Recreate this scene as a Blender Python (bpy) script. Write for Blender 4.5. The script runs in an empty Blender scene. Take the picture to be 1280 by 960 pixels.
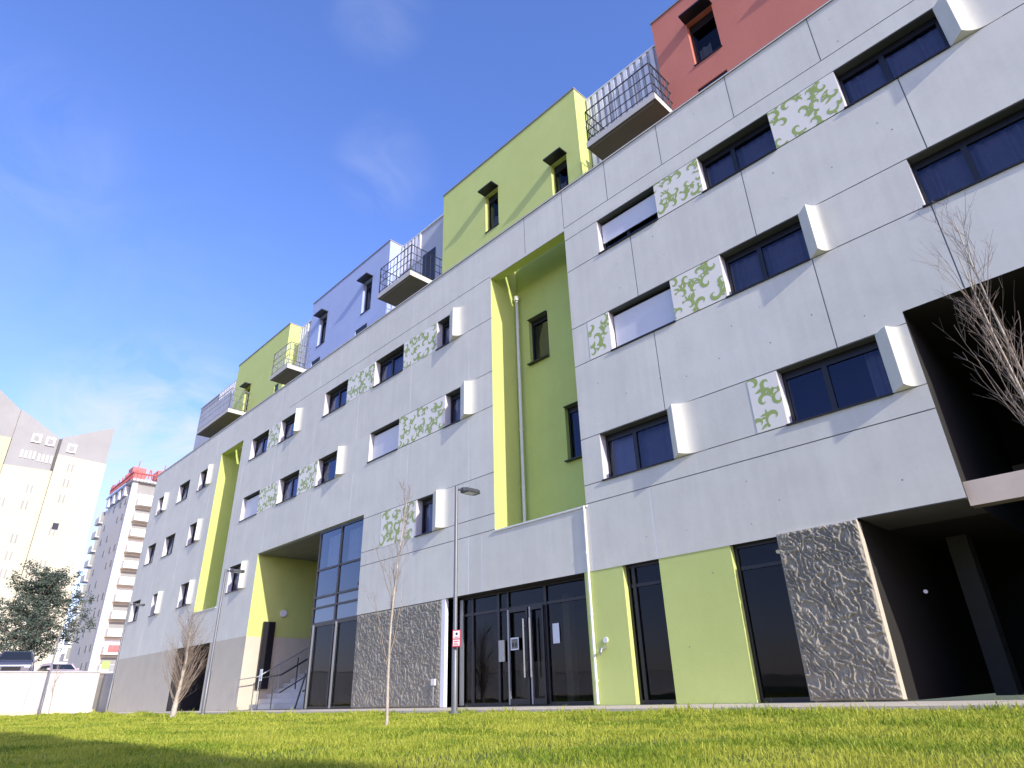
import bpy, math, random
import numpy as np
from mathutils import Vector, noise, Matrix
R = math.radians
random.seed(7)
rng = np.random.default_rng(11)
C = bpy.context.scene.collection
scene = bpy.context.scene

# ------------------------------------------------------------------ materials
def newmat(name):
    m = bpy.data.materials.new(name); m.use_nodes = True
    nt = m.node_tree; b = nt.nodes['Principled BSDF']
    return m, nt, b
def rgb(c): return (c[0], c[1], c[2], 1)
def simple(name, col, rough=.6, metal=0, var=.06, scale=6, bump=0.0, bscale=60, spec=.5):
    m, nt, b = newmat(name)
    tc = nt.nodes.new('ShaderNodeTexCoord'); n = nt.nodes.new('ShaderNodeTexNoise')
    n.inputs['Scale'].default_value = scale; n.inputs['Detail'].default_value = 5
    nt.links.new(tc.outputs['Object'], n.inputs['Vector'])
    mr = nt.nodes.new('ShaderNodeMapRange'); mr.inputs['To Min'].default_value = 1-var*2; mr.inputs['To Max'].default_value = 1+var*2
    nt.links.new(n.outputs['Fac'], mr.inputs['Value'])
    mx = nt.nodes.new('ShaderNodeVectorMath'); mx.operation = 'SCALE'
    mx.inputs[0].default_value = col; nt.links.new(mr.outputs['Result'], mx.inputs['Scale'])
    nt.links.new(mx.outputs['Vector'], b.inputs['Base Color'])
    b.inputs['Roughness'].default_value = rough; b.inputs['Metallic'].default_value = metal
    b.inputs['Specular IOR Level'].default_value = spec
    if bump:
        n2 = nt.nodes.new('ShaderNodeTexNoise'); n2.inputs['Scale'].default_value = bscale; n2.inputs['Detail'].default_value = 6
        nt.links.new(tc.outputs['Object'], n2.inputs['Vector'])
        bp = nt.nodes.new('ShaderNodeBump'); bp.inputs['Strength'].default_value = bump; bp.inputs['Distance'].default_value = .02
        nt.links.new(n2.outputs['Fac'], bp.inputs['Height']); nt.links.new(bp.outputs['Normal'], b.inputs['Normal'])
    return m
def stained(name, col, col2, rough=.75, streak=.5, bump=.12, spec=.3, blotch=1.3):
    """painted concrete: broad blotches, faint vertical rain streaks, fine pores"""
    m, nt, b = newmat(name); L = nt.links; N = nt.nodes
    tc = N.new('ShaderNodeTexCoord')
    n1 = N.new('ShaderNodeTexNoise'); n1.inputs['Scale'].default_value = blotch; n1.inputs['Detail'].default_value = 6; n1.inputs['Roughness'].default_value = .62
    L.new(tc.outputs['Object'], n1.inputs['Vector'])
    mp = N.new('ShaderNodeMapping'); mp.inputs['Scale'].default_value = (5.5, 5.5, .35)
    L.new(tc.outputs['Object'], mp.inputs['Vector'])
    n2 = N.new('ShaderNodeTexNoise'); n2.inputs['Scale'].default_value = 1.0; n2.inputs['Detail'].default_value = 4
    L.new(mp.outputs['Vector'], n2.inputs['Vector'])
    n3 = N.new('ShaderNodeTexNoise'); n3.inputs['Scale'].default_value = 14; n3.inputs['Detail'].default_value = 5
    L.new(tc.outputs['Object'], n3.inputs['Vector'])
    a1 = N.new('ShaderNodeMath'); a1.operation = 'MULTIPLY_ADD'; a1.inputs[1].default_value = streak
    L.new(n2.outputs['Fac'], a1.inputs[0]); L.new(n1.outputs['Fac'], a1.inputs[2])
    a2 = N.new('ShaderNodeMath'); a2.operation = 'MULTIPLY_ADD'; a2.inputs[1].default_value = .3
    L.new(n3.outputs['Fac'], a2.inputs[0]); L.new(a1.outputs[0], a2.inputs[2])
    if name == 'painted_concrete':
        sn = N.new('ShaderNodeVectorMath'); sn.operation = 'SNAP'; sn.inputs[1].default_value = (2.9,50,2.84)
        of = N.new('ShaderNodeVectorMath'); of.operation = 'ADD'; of.inputs[1].default_value = (.7,20,.42)
        L.new(tc.outputs['Object'], of.inputs[0]); L.new(of.outputs['Vector'], sn.inputs[0])
        wn = N.new('ShaderNodeTexWhiteNoise'); L.new(sn.outputs['Vector'], wn.inputs['Vector'])
        a3 = N.new('ShaderNodeMath'); a3.operation = 'MULTIPLY_ADD'; a3.inputs[1].default_value = .22
        L.new(wn.outputs['Value'], a3.inputs[0]); L.new(a2.outputs[0], a3.inputs[2])
        a4 = N.new('ShaderNodeMath'); a4.operation = 'SUBTRACT'; a4.inputs[1].default_value = .11; L.new(a3.outputs[0], a4.inputs[0]); a2 = a4
    mr = N.new('ShaderNodeMapRange'); mid = (.5 + .5*streak + .15); mr.inputs['From Min'].default_value = mid-.22; mr.inputs['From Max'].default_value = mid+.22
    L.new(a2.outputs[0], mr.inputs['Value'])
    mx = N.new('ShaderNodeMix'); mx.data_type = 'RGBA'; mx.inputs['A'].default_value = rgb(col2); mx.inputs['B'].default_value = rgb(col)
    L.new(mr.outputs['Result'], mx.inputs['Factor']); L.new(mx.outputs['Result'], b.inputs['Base Color'])
    b.inputs['Roughness'].default_value = rough; b.inputs['Specular IOR Level'].default_value = spec
    bp = N.new('ShaderNodeBump'); bp.inputs['Strength'].default_value = bump; bp.inputs['Distance'].default_value = .01
    n4 = N.new('ShaderNodeTexNoise'); n4.inputs['Scale'].default_value = 45; n4.inputs['Detail'].default_value = 6
    L.new(tc.outputs['Object'], n4.inputs['Vector']); L.new(n4.outputs['Fac'], bp.inputs['Height']); L.new(bp.outputs['Normal'], b.inputs['Normal'])
    return m
def glassmat(name, tint, boost=1.6, rough=.02, refl=(.8,.87,1)):
    m, nt, b = newmat(name); N = nt.nodes; L = nt.links
    N.remove(b); out = N['Material Output']
    tr = N.new('ShaderNodeBsdfTransparent'); tr.inputs['Color'].default_value = rgb(tint)
    gl = N.new('ShaderNodeBsdfGlossy'); gl.inputs['Roughness'].default_value = rough; gl.inputs['Color'].default_value = rgb(refl)
    fr = N.new('ShaderNodeFresnel'); fr.inputs['IOR'].default_value = 1.5
    mm = N.new('ShaderNodeMath'); mm.operation = 'MULTIPLY'; mm.inputs[1].default_value = boost; mm.use_clamp = True
    L.new(fr.outputs[0], mm.inputs[0])
    tc = N.new('ShaderNodeTexCoord'); no = N.new('ShaderNodeTexNoise'); no.inputs['Scale'].default_value = 1.1
    L.new(tc.outputs['Object'], no.inputs['Vector'])
    bp = N.new('ShaderNodeBump'); bp.inputs['Strength'].default_value = .05; bp.inputs['Distance'].default_value = .05
    L.new(no.outputs['Fac'], bp.inputs['Height']); L.new(bp.outputs['Normal'], gl.inputs['Normal'])
    mx = N.new('ShaderNodeMixShader'); L.new(mm.outputs[0], mx.inputs[0]); L.new(tr.outputs[0], mx.inputs[1]); L.new(gl.outputs[0], mx.inputs[2])
    L.new(mx.outputs[0], out.inputs['Surface'])
    return m
M = {}
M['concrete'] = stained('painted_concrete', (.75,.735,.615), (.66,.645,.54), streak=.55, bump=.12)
M['joint'] = simple('dark_joint', (.27,.27,.27), .9)  # dark grey of joints, grooves and tie holes
M['seam'] = simple('pale_seam', (.72,.72,.72), .8)
M['reveal'] = simple('reveal_paint', (.60,.60,.60), .7, var=.03)
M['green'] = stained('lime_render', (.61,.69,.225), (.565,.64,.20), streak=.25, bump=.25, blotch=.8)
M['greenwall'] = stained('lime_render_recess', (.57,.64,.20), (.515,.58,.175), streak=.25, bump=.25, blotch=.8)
M['red'] = stained('red_render', (.62,.22,.15), (.55,.19,.13), streak=.3, bump=.25, blotch=.8)
M['blue'] = stained('lavender_render', (.42,.50,.72), (.38,.46,.67), streak=.3, bump=.2, blotch=.8)
M['greyrender'] = stained('grey_render', (.50,.52,.55), (.44,.46,.5), streak=.3, bump=.2)
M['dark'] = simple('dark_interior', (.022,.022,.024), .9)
M['dark2'] = simple('shade_black_concrete', (.016,.014,.011), .9, var=.15, scale=2)  # near-black: undercroft and interior shade put into the colour
M['frame'] = simple('black_aluminium', (.012,.012,.016), .4, var=.02)
M['steel'] = simple('grey_steel', (.32,.33,.33), .4, metal=.6)
M['pipe'] = simple('white_plastic_pipe', (.75,.75,.70), .4)
M['white'] = simple('white_paint', (.80,.80,.79), .5, var=.03)
M['slat'] = simple('white_shutter', (.72,.73,.76), .45, var=.03)
M['headshade'] = simple('painted_head_shade', (.09,.095,.08), .8)
M['flash'] = simple('roof_flashing', (.30,.27,.26), .5)
M['flashlight'] = simple('pale_flashing', (.75,.74,.68), .5)
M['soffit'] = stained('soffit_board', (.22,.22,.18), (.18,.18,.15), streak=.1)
M['beige'] = stained('beige_concrete', (.60,.55,.42), (.53,.48,.37), streak=.2, bump=.8)
M['rough'] = stained('crumpled_concrete', (.38,.35,.27), (.24,.22,.17), streak=.1, bump=.4, blotch=3)
M['pave'] = stained('pavement_concrete', (.70,.61,.45), (.60,.52,.38), streak=.1, bump=.3, blotch=2)
M['slab'] = stained('balcony_concrete', (.60,.58,.52), (.52,.50,.44), streak=.2)
M['beamcream'] = stained('cream_concrete', (.74,.62,.48), (.66,.55,.42), streak=.2)
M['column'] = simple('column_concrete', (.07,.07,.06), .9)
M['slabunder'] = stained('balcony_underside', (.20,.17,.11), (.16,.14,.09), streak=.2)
M['leafpaint'] = simple('leaf_green_print', (.36,.45,.12), .5, var=.05)
M['leafpanel'] = simple('printed_panel', (.86,.82,.68), .45, var=.02)
M['rail'] = simple('railing_metal', (.05,.05,.055), .4, metal=.3)
M['railgrey'] = simple('galvanised_rail', (.38,.38,.37), .45, metal=.5)
M['curtain'] = simple('net_curtain', (.50,.49,.52), .9, var=.08)
M['curtainw'] = simple('white_curtain', (.80,.80,.84), .9, var=.05)
M['glass'] = glassmat('window_glass', (.50,.52,.60), 2.0, refl=(.42,.46,.66))
M['glassdark'] = glassmat('shopfront_glass', (.34,.35,.34), .55)
M['glassstair'] = glassmat('stairwell_glass', (.66,.68,.70), 1.7, refl=(.75,.85,1))
M['bark'] = stained('birch_bark', (.62,.56,.45), (.34,.28,.21), streak=.0, bump=.5, blotch=9)
M['twig'] = simple('twig_bark', (.30,.235,.175), .8, var=.2, scale=12)
M['lampgrey'] = simple('lamp_post_grey', (.17,.175,.175), .45, metal=.3)
M['lamphead'] = simple('lamp_head_dark', (.08,.085,.09), .4, metal=.4)
M['lens'] = simple('lamp_lens', (.7,.7,.68), .2)
M['signwhite'] = simple('sign_white', (.8,.78,.76), .4, var=.01)
M['signred'] = simple('sign_red', (.55,.03,.05), .4, var=.02)
M['signblack'] = simple('sign_black', (.02,.02,.02), .4, var=.02)
M['paper'] = simple('paper', (.75,.78,.78), .8, var=.03)
M['cream'] = stained('cream_render', (.58,.545,.39), (.55,.51,.36), streak=.3, bump=.1, blotch=.08)
M['creamy'] = stained('yellow_cream_render', (.58,.54,.33), (.56,.51,.30), streak=.3, bump=.1, blotch=.08)
M['slate'] = stained('grey_slate', (.36,.36,.34), (.30,.30,.28), streak=.2, blotch=.2)
M['t2side'] = stained('pink_beige_render', (.86,.79,.68), (.79,.72,.61), streak=.3, blotch=.1)
M['t2white'] = simple('white_balcony', (.80,.77,.72), .7)
M['redroof'] = simple('red_roof_metal', (.52,.15,.13), .6, var=.2, scale=.8)
M['tyre'] = simple('tyre', (.02,.02,.02), .8)
M['carsilver'] = simple('car_paint_dark', (.14,.15,.18), .25, metal=.5)
M['carpink'] = simple('car_paint_pale', (.62,.50,.48), .3)
M['carglass'] = simple('car_glass', (.02,.025,.03), .08)
M['needle'] = simple('conifer_needles', (.080,.108,.070), .7, var=.35, scale=1.5)
M['hedge'] = simple('shade_hedge_leaves', (.05,.085,.03), .6, var=.3, scale=3)
M['wall'] = stained('white_wall_concrete', (.60,.575,.55), (.50,.48,.46), streak=.5, bump=.2, blotch=.6)
M['grit'] = simple('upper_ground', (.22,.21,.19), .9, var=.15, scale=2)
M['soil'] = simple('lawn_soil', (.085,.105,.022), .95, var=.35, scale=5)
def grassmat():
    m, nt, b = newmat('grass_blades'); N = nt.nodes; L = nt.links
    out = N['Material Output']
    geo = N.new('ShaderNodeObjectInfo'); tc = N.new('ShaderNodeTexCoord')
    n1 = N.new('ShaderNodeTexNoise'); n1.inputs['Scale'].default_value = 1.1; n1.inputs['Detail'].default_value = 5
    L.new(tc.outputs['Object'], n1.inputs['Vector'])
    n2 = N.new('ShaderNodeTexNoise'); n2.inputs['Scale'].default_value = 45; n2.inputs['Detail'].default_value = 2
    L.new(tc.outputs['Object'], n2.inputs['Vector'])
    a = N.new('ShaderNodeMath'); a.operation = 'ADD'; L.new(n1.outputs['Fac'], a.inputs[0]); L.new(n2.outputs['Fac'], a.inputs[1])
    cr = N.new('ShaderNodeValToRGB'); e = cr.color_ramp.elements
    e[0].position = .70; e[0].color = (.11,.20,.02,1); e[1].position = 1.28; e[1].color = (.50,.52,.07,1)
    k = cr.color_ramp.elements.new(.96); k.color = (.33,.42,.035,1)
    L.new(a.outputs[0], cr.inputs['Fac']); L.new(cr.outputs['Color'], b.inputs['Base Color'])
    b.inputs['Roughness'].default_value = .55; b.inputs['Specular IOR Level'].default_value = .25
    tl = N.new('ShaderNodeBsdfTranslucent'); L.new(cr.outputs['Color'], tl.inputs['Color'])
    mx = N.new('ShaderNodeMixShader'); mx.inputs[0].default_value = .35
    L.new(b.outputs[0], mx.inputs[1]); L.new(tl.outputs[0], mx.inputs[2]); L.new(mx.outputs[0], out.inputs['Surface'])
    return m
M['grass'] = grassmat()
def tube_light():
    m, nt, b = newmat('fluorescent_tube')
    b.inputs['Base Color'].default_value = (.8,.8,.7,1); b.inputs['Emission Color'].default_value = (1,.98,.8,1); b.inputs['Emission Strength'].default_value = .8
    return m
M['tube'] = tube_light()

# ------------------------------------------------------------------ mesh helpers
class MB:
    def __init__(s): s.v = []; s.f = []; s.m = []; s.ml = []
    def mi(s, mat):
        if mat not in s.ml: s.ml.append(mat)
        return s.ml.index(mat)
    def poly(s, pts, mat):
        n = len(s.v); s.v += [tuple(p) for p in pts]; s.f.append(tuple(range(n, n+len(pts)))); s.m.append(s.mi(mat))
    def box(s, x0, x1, y0, y1, z0, z1, mat, bottom=None):
        n = len(s.v)
        s.v += [(x0,y0,z0),(x1,y0,z0),(x1,y1,z0),(x0,y1,z0),(x0,y0,z1),(x1,y0,z1),(x1,y1,z1),(x0,y1,z1)]
        fs = [(0,1,5,4),(1,2,6,5),(2,3,7,6),(3,0,4,7),(4,5,6,7),(3,2,1,0)]
        for i, f in enumerate(fs):
            s.f.append(tuple(n+k for k in f)); s.m.append(s.mi(bottom if (bottom and i == 5) else mat))
        return s
    def prism(s, prof, z0, z1, mat):        # prof: xy outline (ccw), extruded along z
        n = len(s.v); k = len(prof)
        s.v += [(p[0],p[1],z0) for p in prof] + [(p[0],p[1],z1) for p in prof]
        for i in range(k):
            j = (i+1) % k; s.f.append((n+i, n+j, n+k+j, n+k+i)); s.m.append(s.mi(mat))
        s.f.append(tuple(n+i for i in reversed(range(k)))); s.m.append(s.mi(mat))
        s.f.append(tuple(n+k+i for i in range(k))); s.m.append(s.mi(mat))
    def tube(s, pts, rad, mat, n=8, cap=True):
        pts = [Vector(p) for p in pts]; rings = []
        if not hasattr(rad, '__len__'): rad = [rad]*len(pts)
        ref = Vector((0,0,1)) if abs((pts[-1]-pts[0]).normalized().z) < .8 else Vector((1,0,0))
        for i, p in enumerate(pts):
            d = (pts[min(i+1,len(pts)-1)] - pts[max(i-1,0)]).normalized()
            a = d.cross(ref).normalized(); b = d.cross(a)
            base = len(s.v)
            for k in range(n):
                t = 2*math.pi*k/n; q = p + (a*math.cos(t)+b*math.sin(t))*rad[i]; s.v.append(tuple(q))
            rings.append(base)
        mi = s.mi(mat)
        for i in range(len(rings)-1):
            for k in range(n):
                k2 = (k+1) % n
                s.f.append((rings[i]+k, rings[i]+k2, rings[i+1]+k2, rings[i+1]+k)); s.m.append(mi)
        if cap:
            s.f.append(tuple(rings[0]+k for k in reversed(range(n)))); s.m.append(mi)
            s.f.append(tuple(rings[-1]+k for k in range(n))); s.m.append(mi)
    def bar(s, a, b, w, mat):               # square bar between two points
        s.tube([a, b], w*.7071, mat, n=4)
    def build(s, name, parent=None, smooth=None, bevel=0):
        me = bpy.data.meshes.new(name); me.from_pydata(s.v, [], s.f)
        for m in s.ml: me.materials.append(M[m])
        me.polygons.foreach_set('material_index', s.m); me.update()
        o = bpy.data.objects.new(name, me); C.objects.link(o)
        if parent: o.parent = parent
        if smooth is not None:
            me.polygons.foreach_set('use_smooth', [True]*len(me.polygons))
            me.set_sharp_from_angle(angle=R(smooth))
        if bevel:
            md = o.modifiers.new('bevel', 'BEVEL'); md.width = bevel; md.segments = 2; md.limit_method = 'ANGLE'
        return o
def tag(o, label=None, cat=None, group=None, kind=None):
    if label: o['label'] = label
    if cat: o['category'] = cat
    if group: o['group'] = group
    if kind: o['kind'] = kind
    return o
def empty(name, loc=(0,0,0), rz=0):
    o = bpy.data.objects.new(name, None); C.objects.link(o); o.location = loc; o.rotation_euler = (0,0,rz); o.empty_display_size = .3
    return o
def copy_tree(o, parent=None):
    c = o.copy(); C.objects.link(c)
    if parent: c.parent = parent
    for ch in list(o.children): copy_tree(ch, c)
    return c
def relief(mb, xs, zs, cell):
    """front wall facing -y made of cells at different depths, with the side faces between them"""
    xs = sorted(set(round(x,4) for x in xs)); zs = sorted(set(round(z,4) for z in zs))
    nx, nz = len(xs)-1, len(zs)-1
    g = [[cell((xs[i]+xs[i+1])/2, (zs[j]+zs[j+1])/2) for j in range(nz)] for i in range(nx)]
    for i in range(nx):
        for j in range(nz):
            y, bm, sm, flags = g[i][j]; x0,x1,z0,z1 = xs[i],xs[i+1],zs[j],zs[j+1]
            if bm: mb.poly([(x0,y,z0),(x1,y,z0),(x1,y,z1),(x0,y,z1)], bm)
            if i+1 < nx:
                y2, bm2, sm2, fl2 = g[i+1][j]
                if y2 > y+1e-5: mb.poly([(x1,y,z0),(x1,y2,z0),(x1,y2,z1),(x1,y,z1)], sm2)
                elif y > y2+1e-5: mb.poly([(x1,y2,z0),(x1,y2,z1),(x1,y,z1),(x1,y,z0)], sm)
            if j+1 < nz:
                y2, bm2, sm2, fl2 = g[i][j+1]
                if y2 > y+1e-5: mb.poly([(x0,y,z1),(x1,y,z1),(x1,y2,z1),(x0,y2,z1)], sm2)
                elif y > y2+1e-5 and 'open' not in flags: mb.poly([(x0,y2,z1),(x0,y,z1),(x1,y,z1),(x1,y2,z1)], sm)

# ------------------------------------------------------------------ MAIN BUILDING
XL, XR = -40.7, 12.0
ZP = 12.5                  # parapet
H4, S4, H3, S3, H2, S2 = 10.82, 9.82, 8.14, 7.11, 5.28, 4.23
GF = 2.44
WD = 1.04                  # setback of the upper storeys = depth of the green recesses
bld = empty('apartment_building', (0,0,0))
tag(bld, 'long grey panel apartment building with lime green recesses and coloured upper storeys beside the lawn', 'building')
# windows: x0, x1, sill, head, fin, shutter fraction, mullion, curtain style
WIN = [
 (-7.40,-5.71,S4,H4,0,.58,1,0), (-4.55,-2.91,S4,H4,0,0,1,1), (-1.57,.14,S4,H4,1,0,1,2),
 (-7.35,-5.69,S3,H3,0,1,1,0), (-4.50,-2.87,S3,H3,1,0,1,2), (-1.01,.68,S3,H3,0,0,1,2),
 (-7.93,-6.20,S2,H2,1,0,1,3), (-3.92,-2.26,S2,H2,1,0,1,4),
 (-13.82,-13.22,S4,H4,1,0,0,5), (-17.30,-15.60,S4,H4,0,0,1,1), (-20.75,-19.10,S4,H4,0,0,1,2),
 (-24.38,-23.12,S4,H4,1,0,0,5), (-27.22,-25.50,S4,H4,0,0,1,5),
 (-13.35,-12.67,S3,H3,1,0,0,5), (-17.32,-15.65,S3,H3,0,1,1,0), (-20.75,-19.42,S3,H3,1,0,0,0),
 (-23.80,-22.16,S3,H3,0,0,1,3), (-27.20,-25.54,S3,H3,0,1,1,0),
 (-14.56,-13.82,S2,H2,1,0,0,5), (-27.45,-26.25,S2,H2,1,0,0,0),
 (-33.27,-32.10,S4,H4,1,0,0,5), (-36.20,-34.65,S4,H4,0,0,1,5), (-39.45,-38.30,S4,H4,1,0,0,5),
 (-33.35,-32.20,S3,H3,1,0,0,0), (-36.80,-35.30,S3,H3,0,0,1,5), (-39.55,-38.20,S3,H3,0,0,1,3),
 (-33.00,-31.75,S2,H2,1,0,0,5), (-36.85,-35.90,S2,H2,1,0,0,0), (-40.20,-38.80,S2,H2,0,0,1,3),
 (3.2,4.9,S4,H4,0,0,1,2), (6.5,8.2,S4,H4,1,0,1,1), (3.7,5.4,S3,H3,1,0,1,2), (8.1,9.8,S3,H3,0,0,1,1)]
LEAF = [(-5.71,-4.55,S4,H4),(-2.91,-1.57,S4,H4),(-15.60,-13.82,S4,H4),(-19.10,-17.30,S4,H4),(-25.5,-24.38,S4,H4),
 (-7.98,-7.35,S3,H3),(-5.69,-4.50,S3,H3),(-15.65,-13.35,S3,H3),(-22.16,-20.75,S3,H3),(-25.54,-23.80,S3,H3),
 (-4.48,-3.92,S2,H2),(-16.34,-14.56,S2-.02,H2)]
REC = [(-11.33,-8.46,3.77,11.16),(-30.72,-28.25,3.77,11.12)]
RW = [(-10.87,-10.14,8.48,9.92),(-9.75,-9.0,5.35,6.81)]        # windows on the back wall of the recess
ENT = (-24.85,-17.33,0,5.42)
GAR = (-31.9,-28.2,0,GF)
GLZ = (-13.2,-8.66,0,GF); DR2 = (-7.69,-6.84,0,GF); GL3 = (-5.38,-4.50,0,GF)
VOID1 = (-3.24,.6,0,2.49); VOID2 = (-1.79,.6,0,5.49)
gw = .009
HJ = [(3.83,-17.33,XR),(S2,-17.33,XR),(H2,-17.33,XR),(S3,-15.6,XR),(H3,-15.6,XR),(S4,-13.8,XR),(H4,-8.46,XR),(11.24,-8.46,XR),(11.24,-24,-11.33)]
VJ = [(-.69,H3,S4),(-3.69,H3,S4),(-6.50,H3,S4),(-.93,H2,S3),(-2.845,H2,S3),(-6.24,H2,S3),(-1.70,11.24,ZP),(-3.56,11.24,ZP),(-5.4,11.24,ZP),(-7.0,11.24,ZP),
      (2.3,H3,S4),(4.9,H3,S4),(1.4,11.24,ZP),(3.6,11.24,ZP),(2.2,H2,S3),(5.9,H2,S3),(-9.9,11.24,ZP),(-8.46,11.24,ZP)]
SJ = [(x,a,b) for x in (-12.3,-15.1,-18.2,-21.3,-24.6,-27.8,-31.4,-34.2,-37.4) for a,b in ((11.24,ZP),(H3,S4),(H2,S3),(GF,3.83))] + [(-11.8,GF,3.77),(-6.84,GF,3.83),(-8.4,GF,3.83)]
xs = [XL, XR]; zs = [0, GF, ZP]
for w in WIN: xs += [w[0],w[1]]; zs += [w[2],w[3]]
for r in REC+[ENT,GAR,GLZ,DR2,GL3,VOID1,VOID2]: xs += [max(r[0],XL),min(r[1],XR)]; zs += [r[2],r[3]]
for z,a,b in HJ: zs += [z-gw,z+gw]
for x,a,b in VJ+SJ: xs += [x-gw,x+gw]
for w in RW: xs += [w[0],w[1]]; zs += [w[2],w[3]]
xs += [-4.5,-3.24,-17.33,-13.35,-24.85,-28.2,-31.9,-8.66,-7.69,-6.84,-5.38]
def inr(r, x, z): return r[0] < x < r[1] and r[2] < z < r[3]
def gfmat(x):
    if x < -24.85: return 'beige'
    if -8.66 < x < -5.38: return 'green'
    return 'concrete'
def cell(x, z):
    for w in WIN:
        if w[0] < x < w[1] and w[2] < z < w[3]: return (.55, 'dark', 'reveal', '')
    for r in REC:
        if inr(r, x, z):
            for w in RW:
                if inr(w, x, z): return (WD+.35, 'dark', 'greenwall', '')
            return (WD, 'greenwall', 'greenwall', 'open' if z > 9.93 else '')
    if inr(ENT, x, z): return (3.6, 'dark', 'greenwall', '')  # back wall near-black: the porch shade is put into its colour
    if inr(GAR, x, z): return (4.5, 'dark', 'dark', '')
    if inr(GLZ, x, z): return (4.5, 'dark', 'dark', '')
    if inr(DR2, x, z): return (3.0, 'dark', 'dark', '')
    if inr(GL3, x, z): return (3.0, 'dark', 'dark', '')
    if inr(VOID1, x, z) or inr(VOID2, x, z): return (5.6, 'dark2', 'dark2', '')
    for zj,a,b in HJ:
        if abs(z-zj) < gw and a < x < b: return (.016, 'joint', 'joint', '')
    for xj,a,b in VJ:
        if abs(x-xj) < gw and a < z < b: return (.016, 'joint', 'joint', '')
    for xj,a,b in SJ:
        if abs(x-xj) < gw and a < z < b: return (.002, 'seam', 'seam', '')
    if z < GF:
        if -4.5 < x < -3.24 or -17.33 < x < -13.2: return (.10, 'concrete', 'concrete', '')
        return (.0 if gfmat(x) != 'green' else .012, gfmat(x), gfmat(x), '')
    return (0, 'concrete', 'concrete', '')
mb = MB(); relief(mb, xs, zs, cell)
# small cone holes left by the formwork ties
for (x0,x1,z0,z1,nx,nz) in [(-8.2,-1.9,2.6,3.7,7,2),(-8.2,-2.0,5.5,6.9,8,2),(-8.2,4,8.4,9.6,13,2),(-7.5,4,11.4,12.3,10,2),(-8.4,-5.6,.4,2.2,4,3)]:
    for i in range(nx):
        for j in range(nz):
            if random.random() < .38: continue
            x = x0+(x1-x0)*(i+.5)/nx + random.uniform(-.22,.22); z = z0+(z1-z0)*(j+.5)/nz + random.uniform(-.2,.2)
            if z < 2.4 and not (-8.6 < x < -7.75 or -6.7 < x < -5.5): continue
            r = random.uniform(.009,.017); yy = -.002 if z > 2.44 else .009
            mb.poly([(x+r*math.cos(t*math.pi/4), yy, z+r*math.sin(t*math.pi/4)) for t in range(8)], 'joint')
facade = mb.build('facade_wall', bld)

# carcass behind the facade
mb = MB()
mb.box(XL+.001, XL+.3, .002, 6.3, 0, ZP-.02, 'greyrender')
mb.box(XL+.001, XR, 6.3, 12, 0, ZP-.6, 'greyrender')
segs = [(XL+.3,-30.72),(-28.25,-11.33),(-8.46,XR)]
for a,b in segs: mb.box(a+.002, b-.002, .56, WD, 11.62, 11.85, 'greyrender')
mb.box(XL+.3, XR, WD+.003, 6.3, 11.62, 11.85, 'greyrender')
for a,b in segs: mb.box(a+.002, b-.002, .018, .2, 11.87, ZP-.005, 'concrete'); mb.box(a+.002,b-.002,.2,.56,11.62,11.85,'greyrender')
mb.build('carcass', bld)
mb = MB()
for r in REC:
    mb = MB(); mb.box(r[0]-.1, r[1]+.1, .018, .28, r[3]+.002, ZP-.005, 'greenwall'); mb.build('recess_beam', bld)
    mb = MB(); mb.box(r[0], r[1], WD, WD+.05, r[3]+.001, 11.849, 'greenwall'); mb.build('recess_back_wall', bld)
    for q in (r[0]-.1, r[1]+.001): mb = MB(); mb.box(q, q+.099, .281, WD-.001, r[3]+.001, 11.95, 'greenwall'); mb.build('recess_side_wall', bld)
mb = MB()
mb.box(XL-.02, XR, -.03, .24, ZP, ZP+.035, 'flash'); mb.box(XL-.02, XR, -.033, -.025, ZP-.005, ZP+.018, 'flashlight')
mb.build('parapet_flashing', bld)
mb = MB()
for r in REC: mb = MB(); mb.box(r[0]-.03, r[1]+.03, -.03, .2, r[2]-.002, r[2]+.035, 'flashlight'); mb.build('recess_sill', bld)

# white jamb, corner trims, lower part of entrance side walls
mb = MB()
mb.box(-13.35,-13.2,.003,.34,0.002,GF-.01,'white'); mb.build('entrance_jamb', bld)
mb = MB(); mb.box(-24.88,-24.835,-.004,3.55,.002,GF-.02,'beige'); mb.build('entrance_plinth', bld)
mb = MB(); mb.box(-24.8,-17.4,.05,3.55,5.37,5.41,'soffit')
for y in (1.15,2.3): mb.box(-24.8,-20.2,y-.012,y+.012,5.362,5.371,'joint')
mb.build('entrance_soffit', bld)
mb = MB(); mb.box(-3.2,-1.8,.004,1.25,2.475,2.495,'column'); mb.build('undercroft_soffit', bld)

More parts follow.
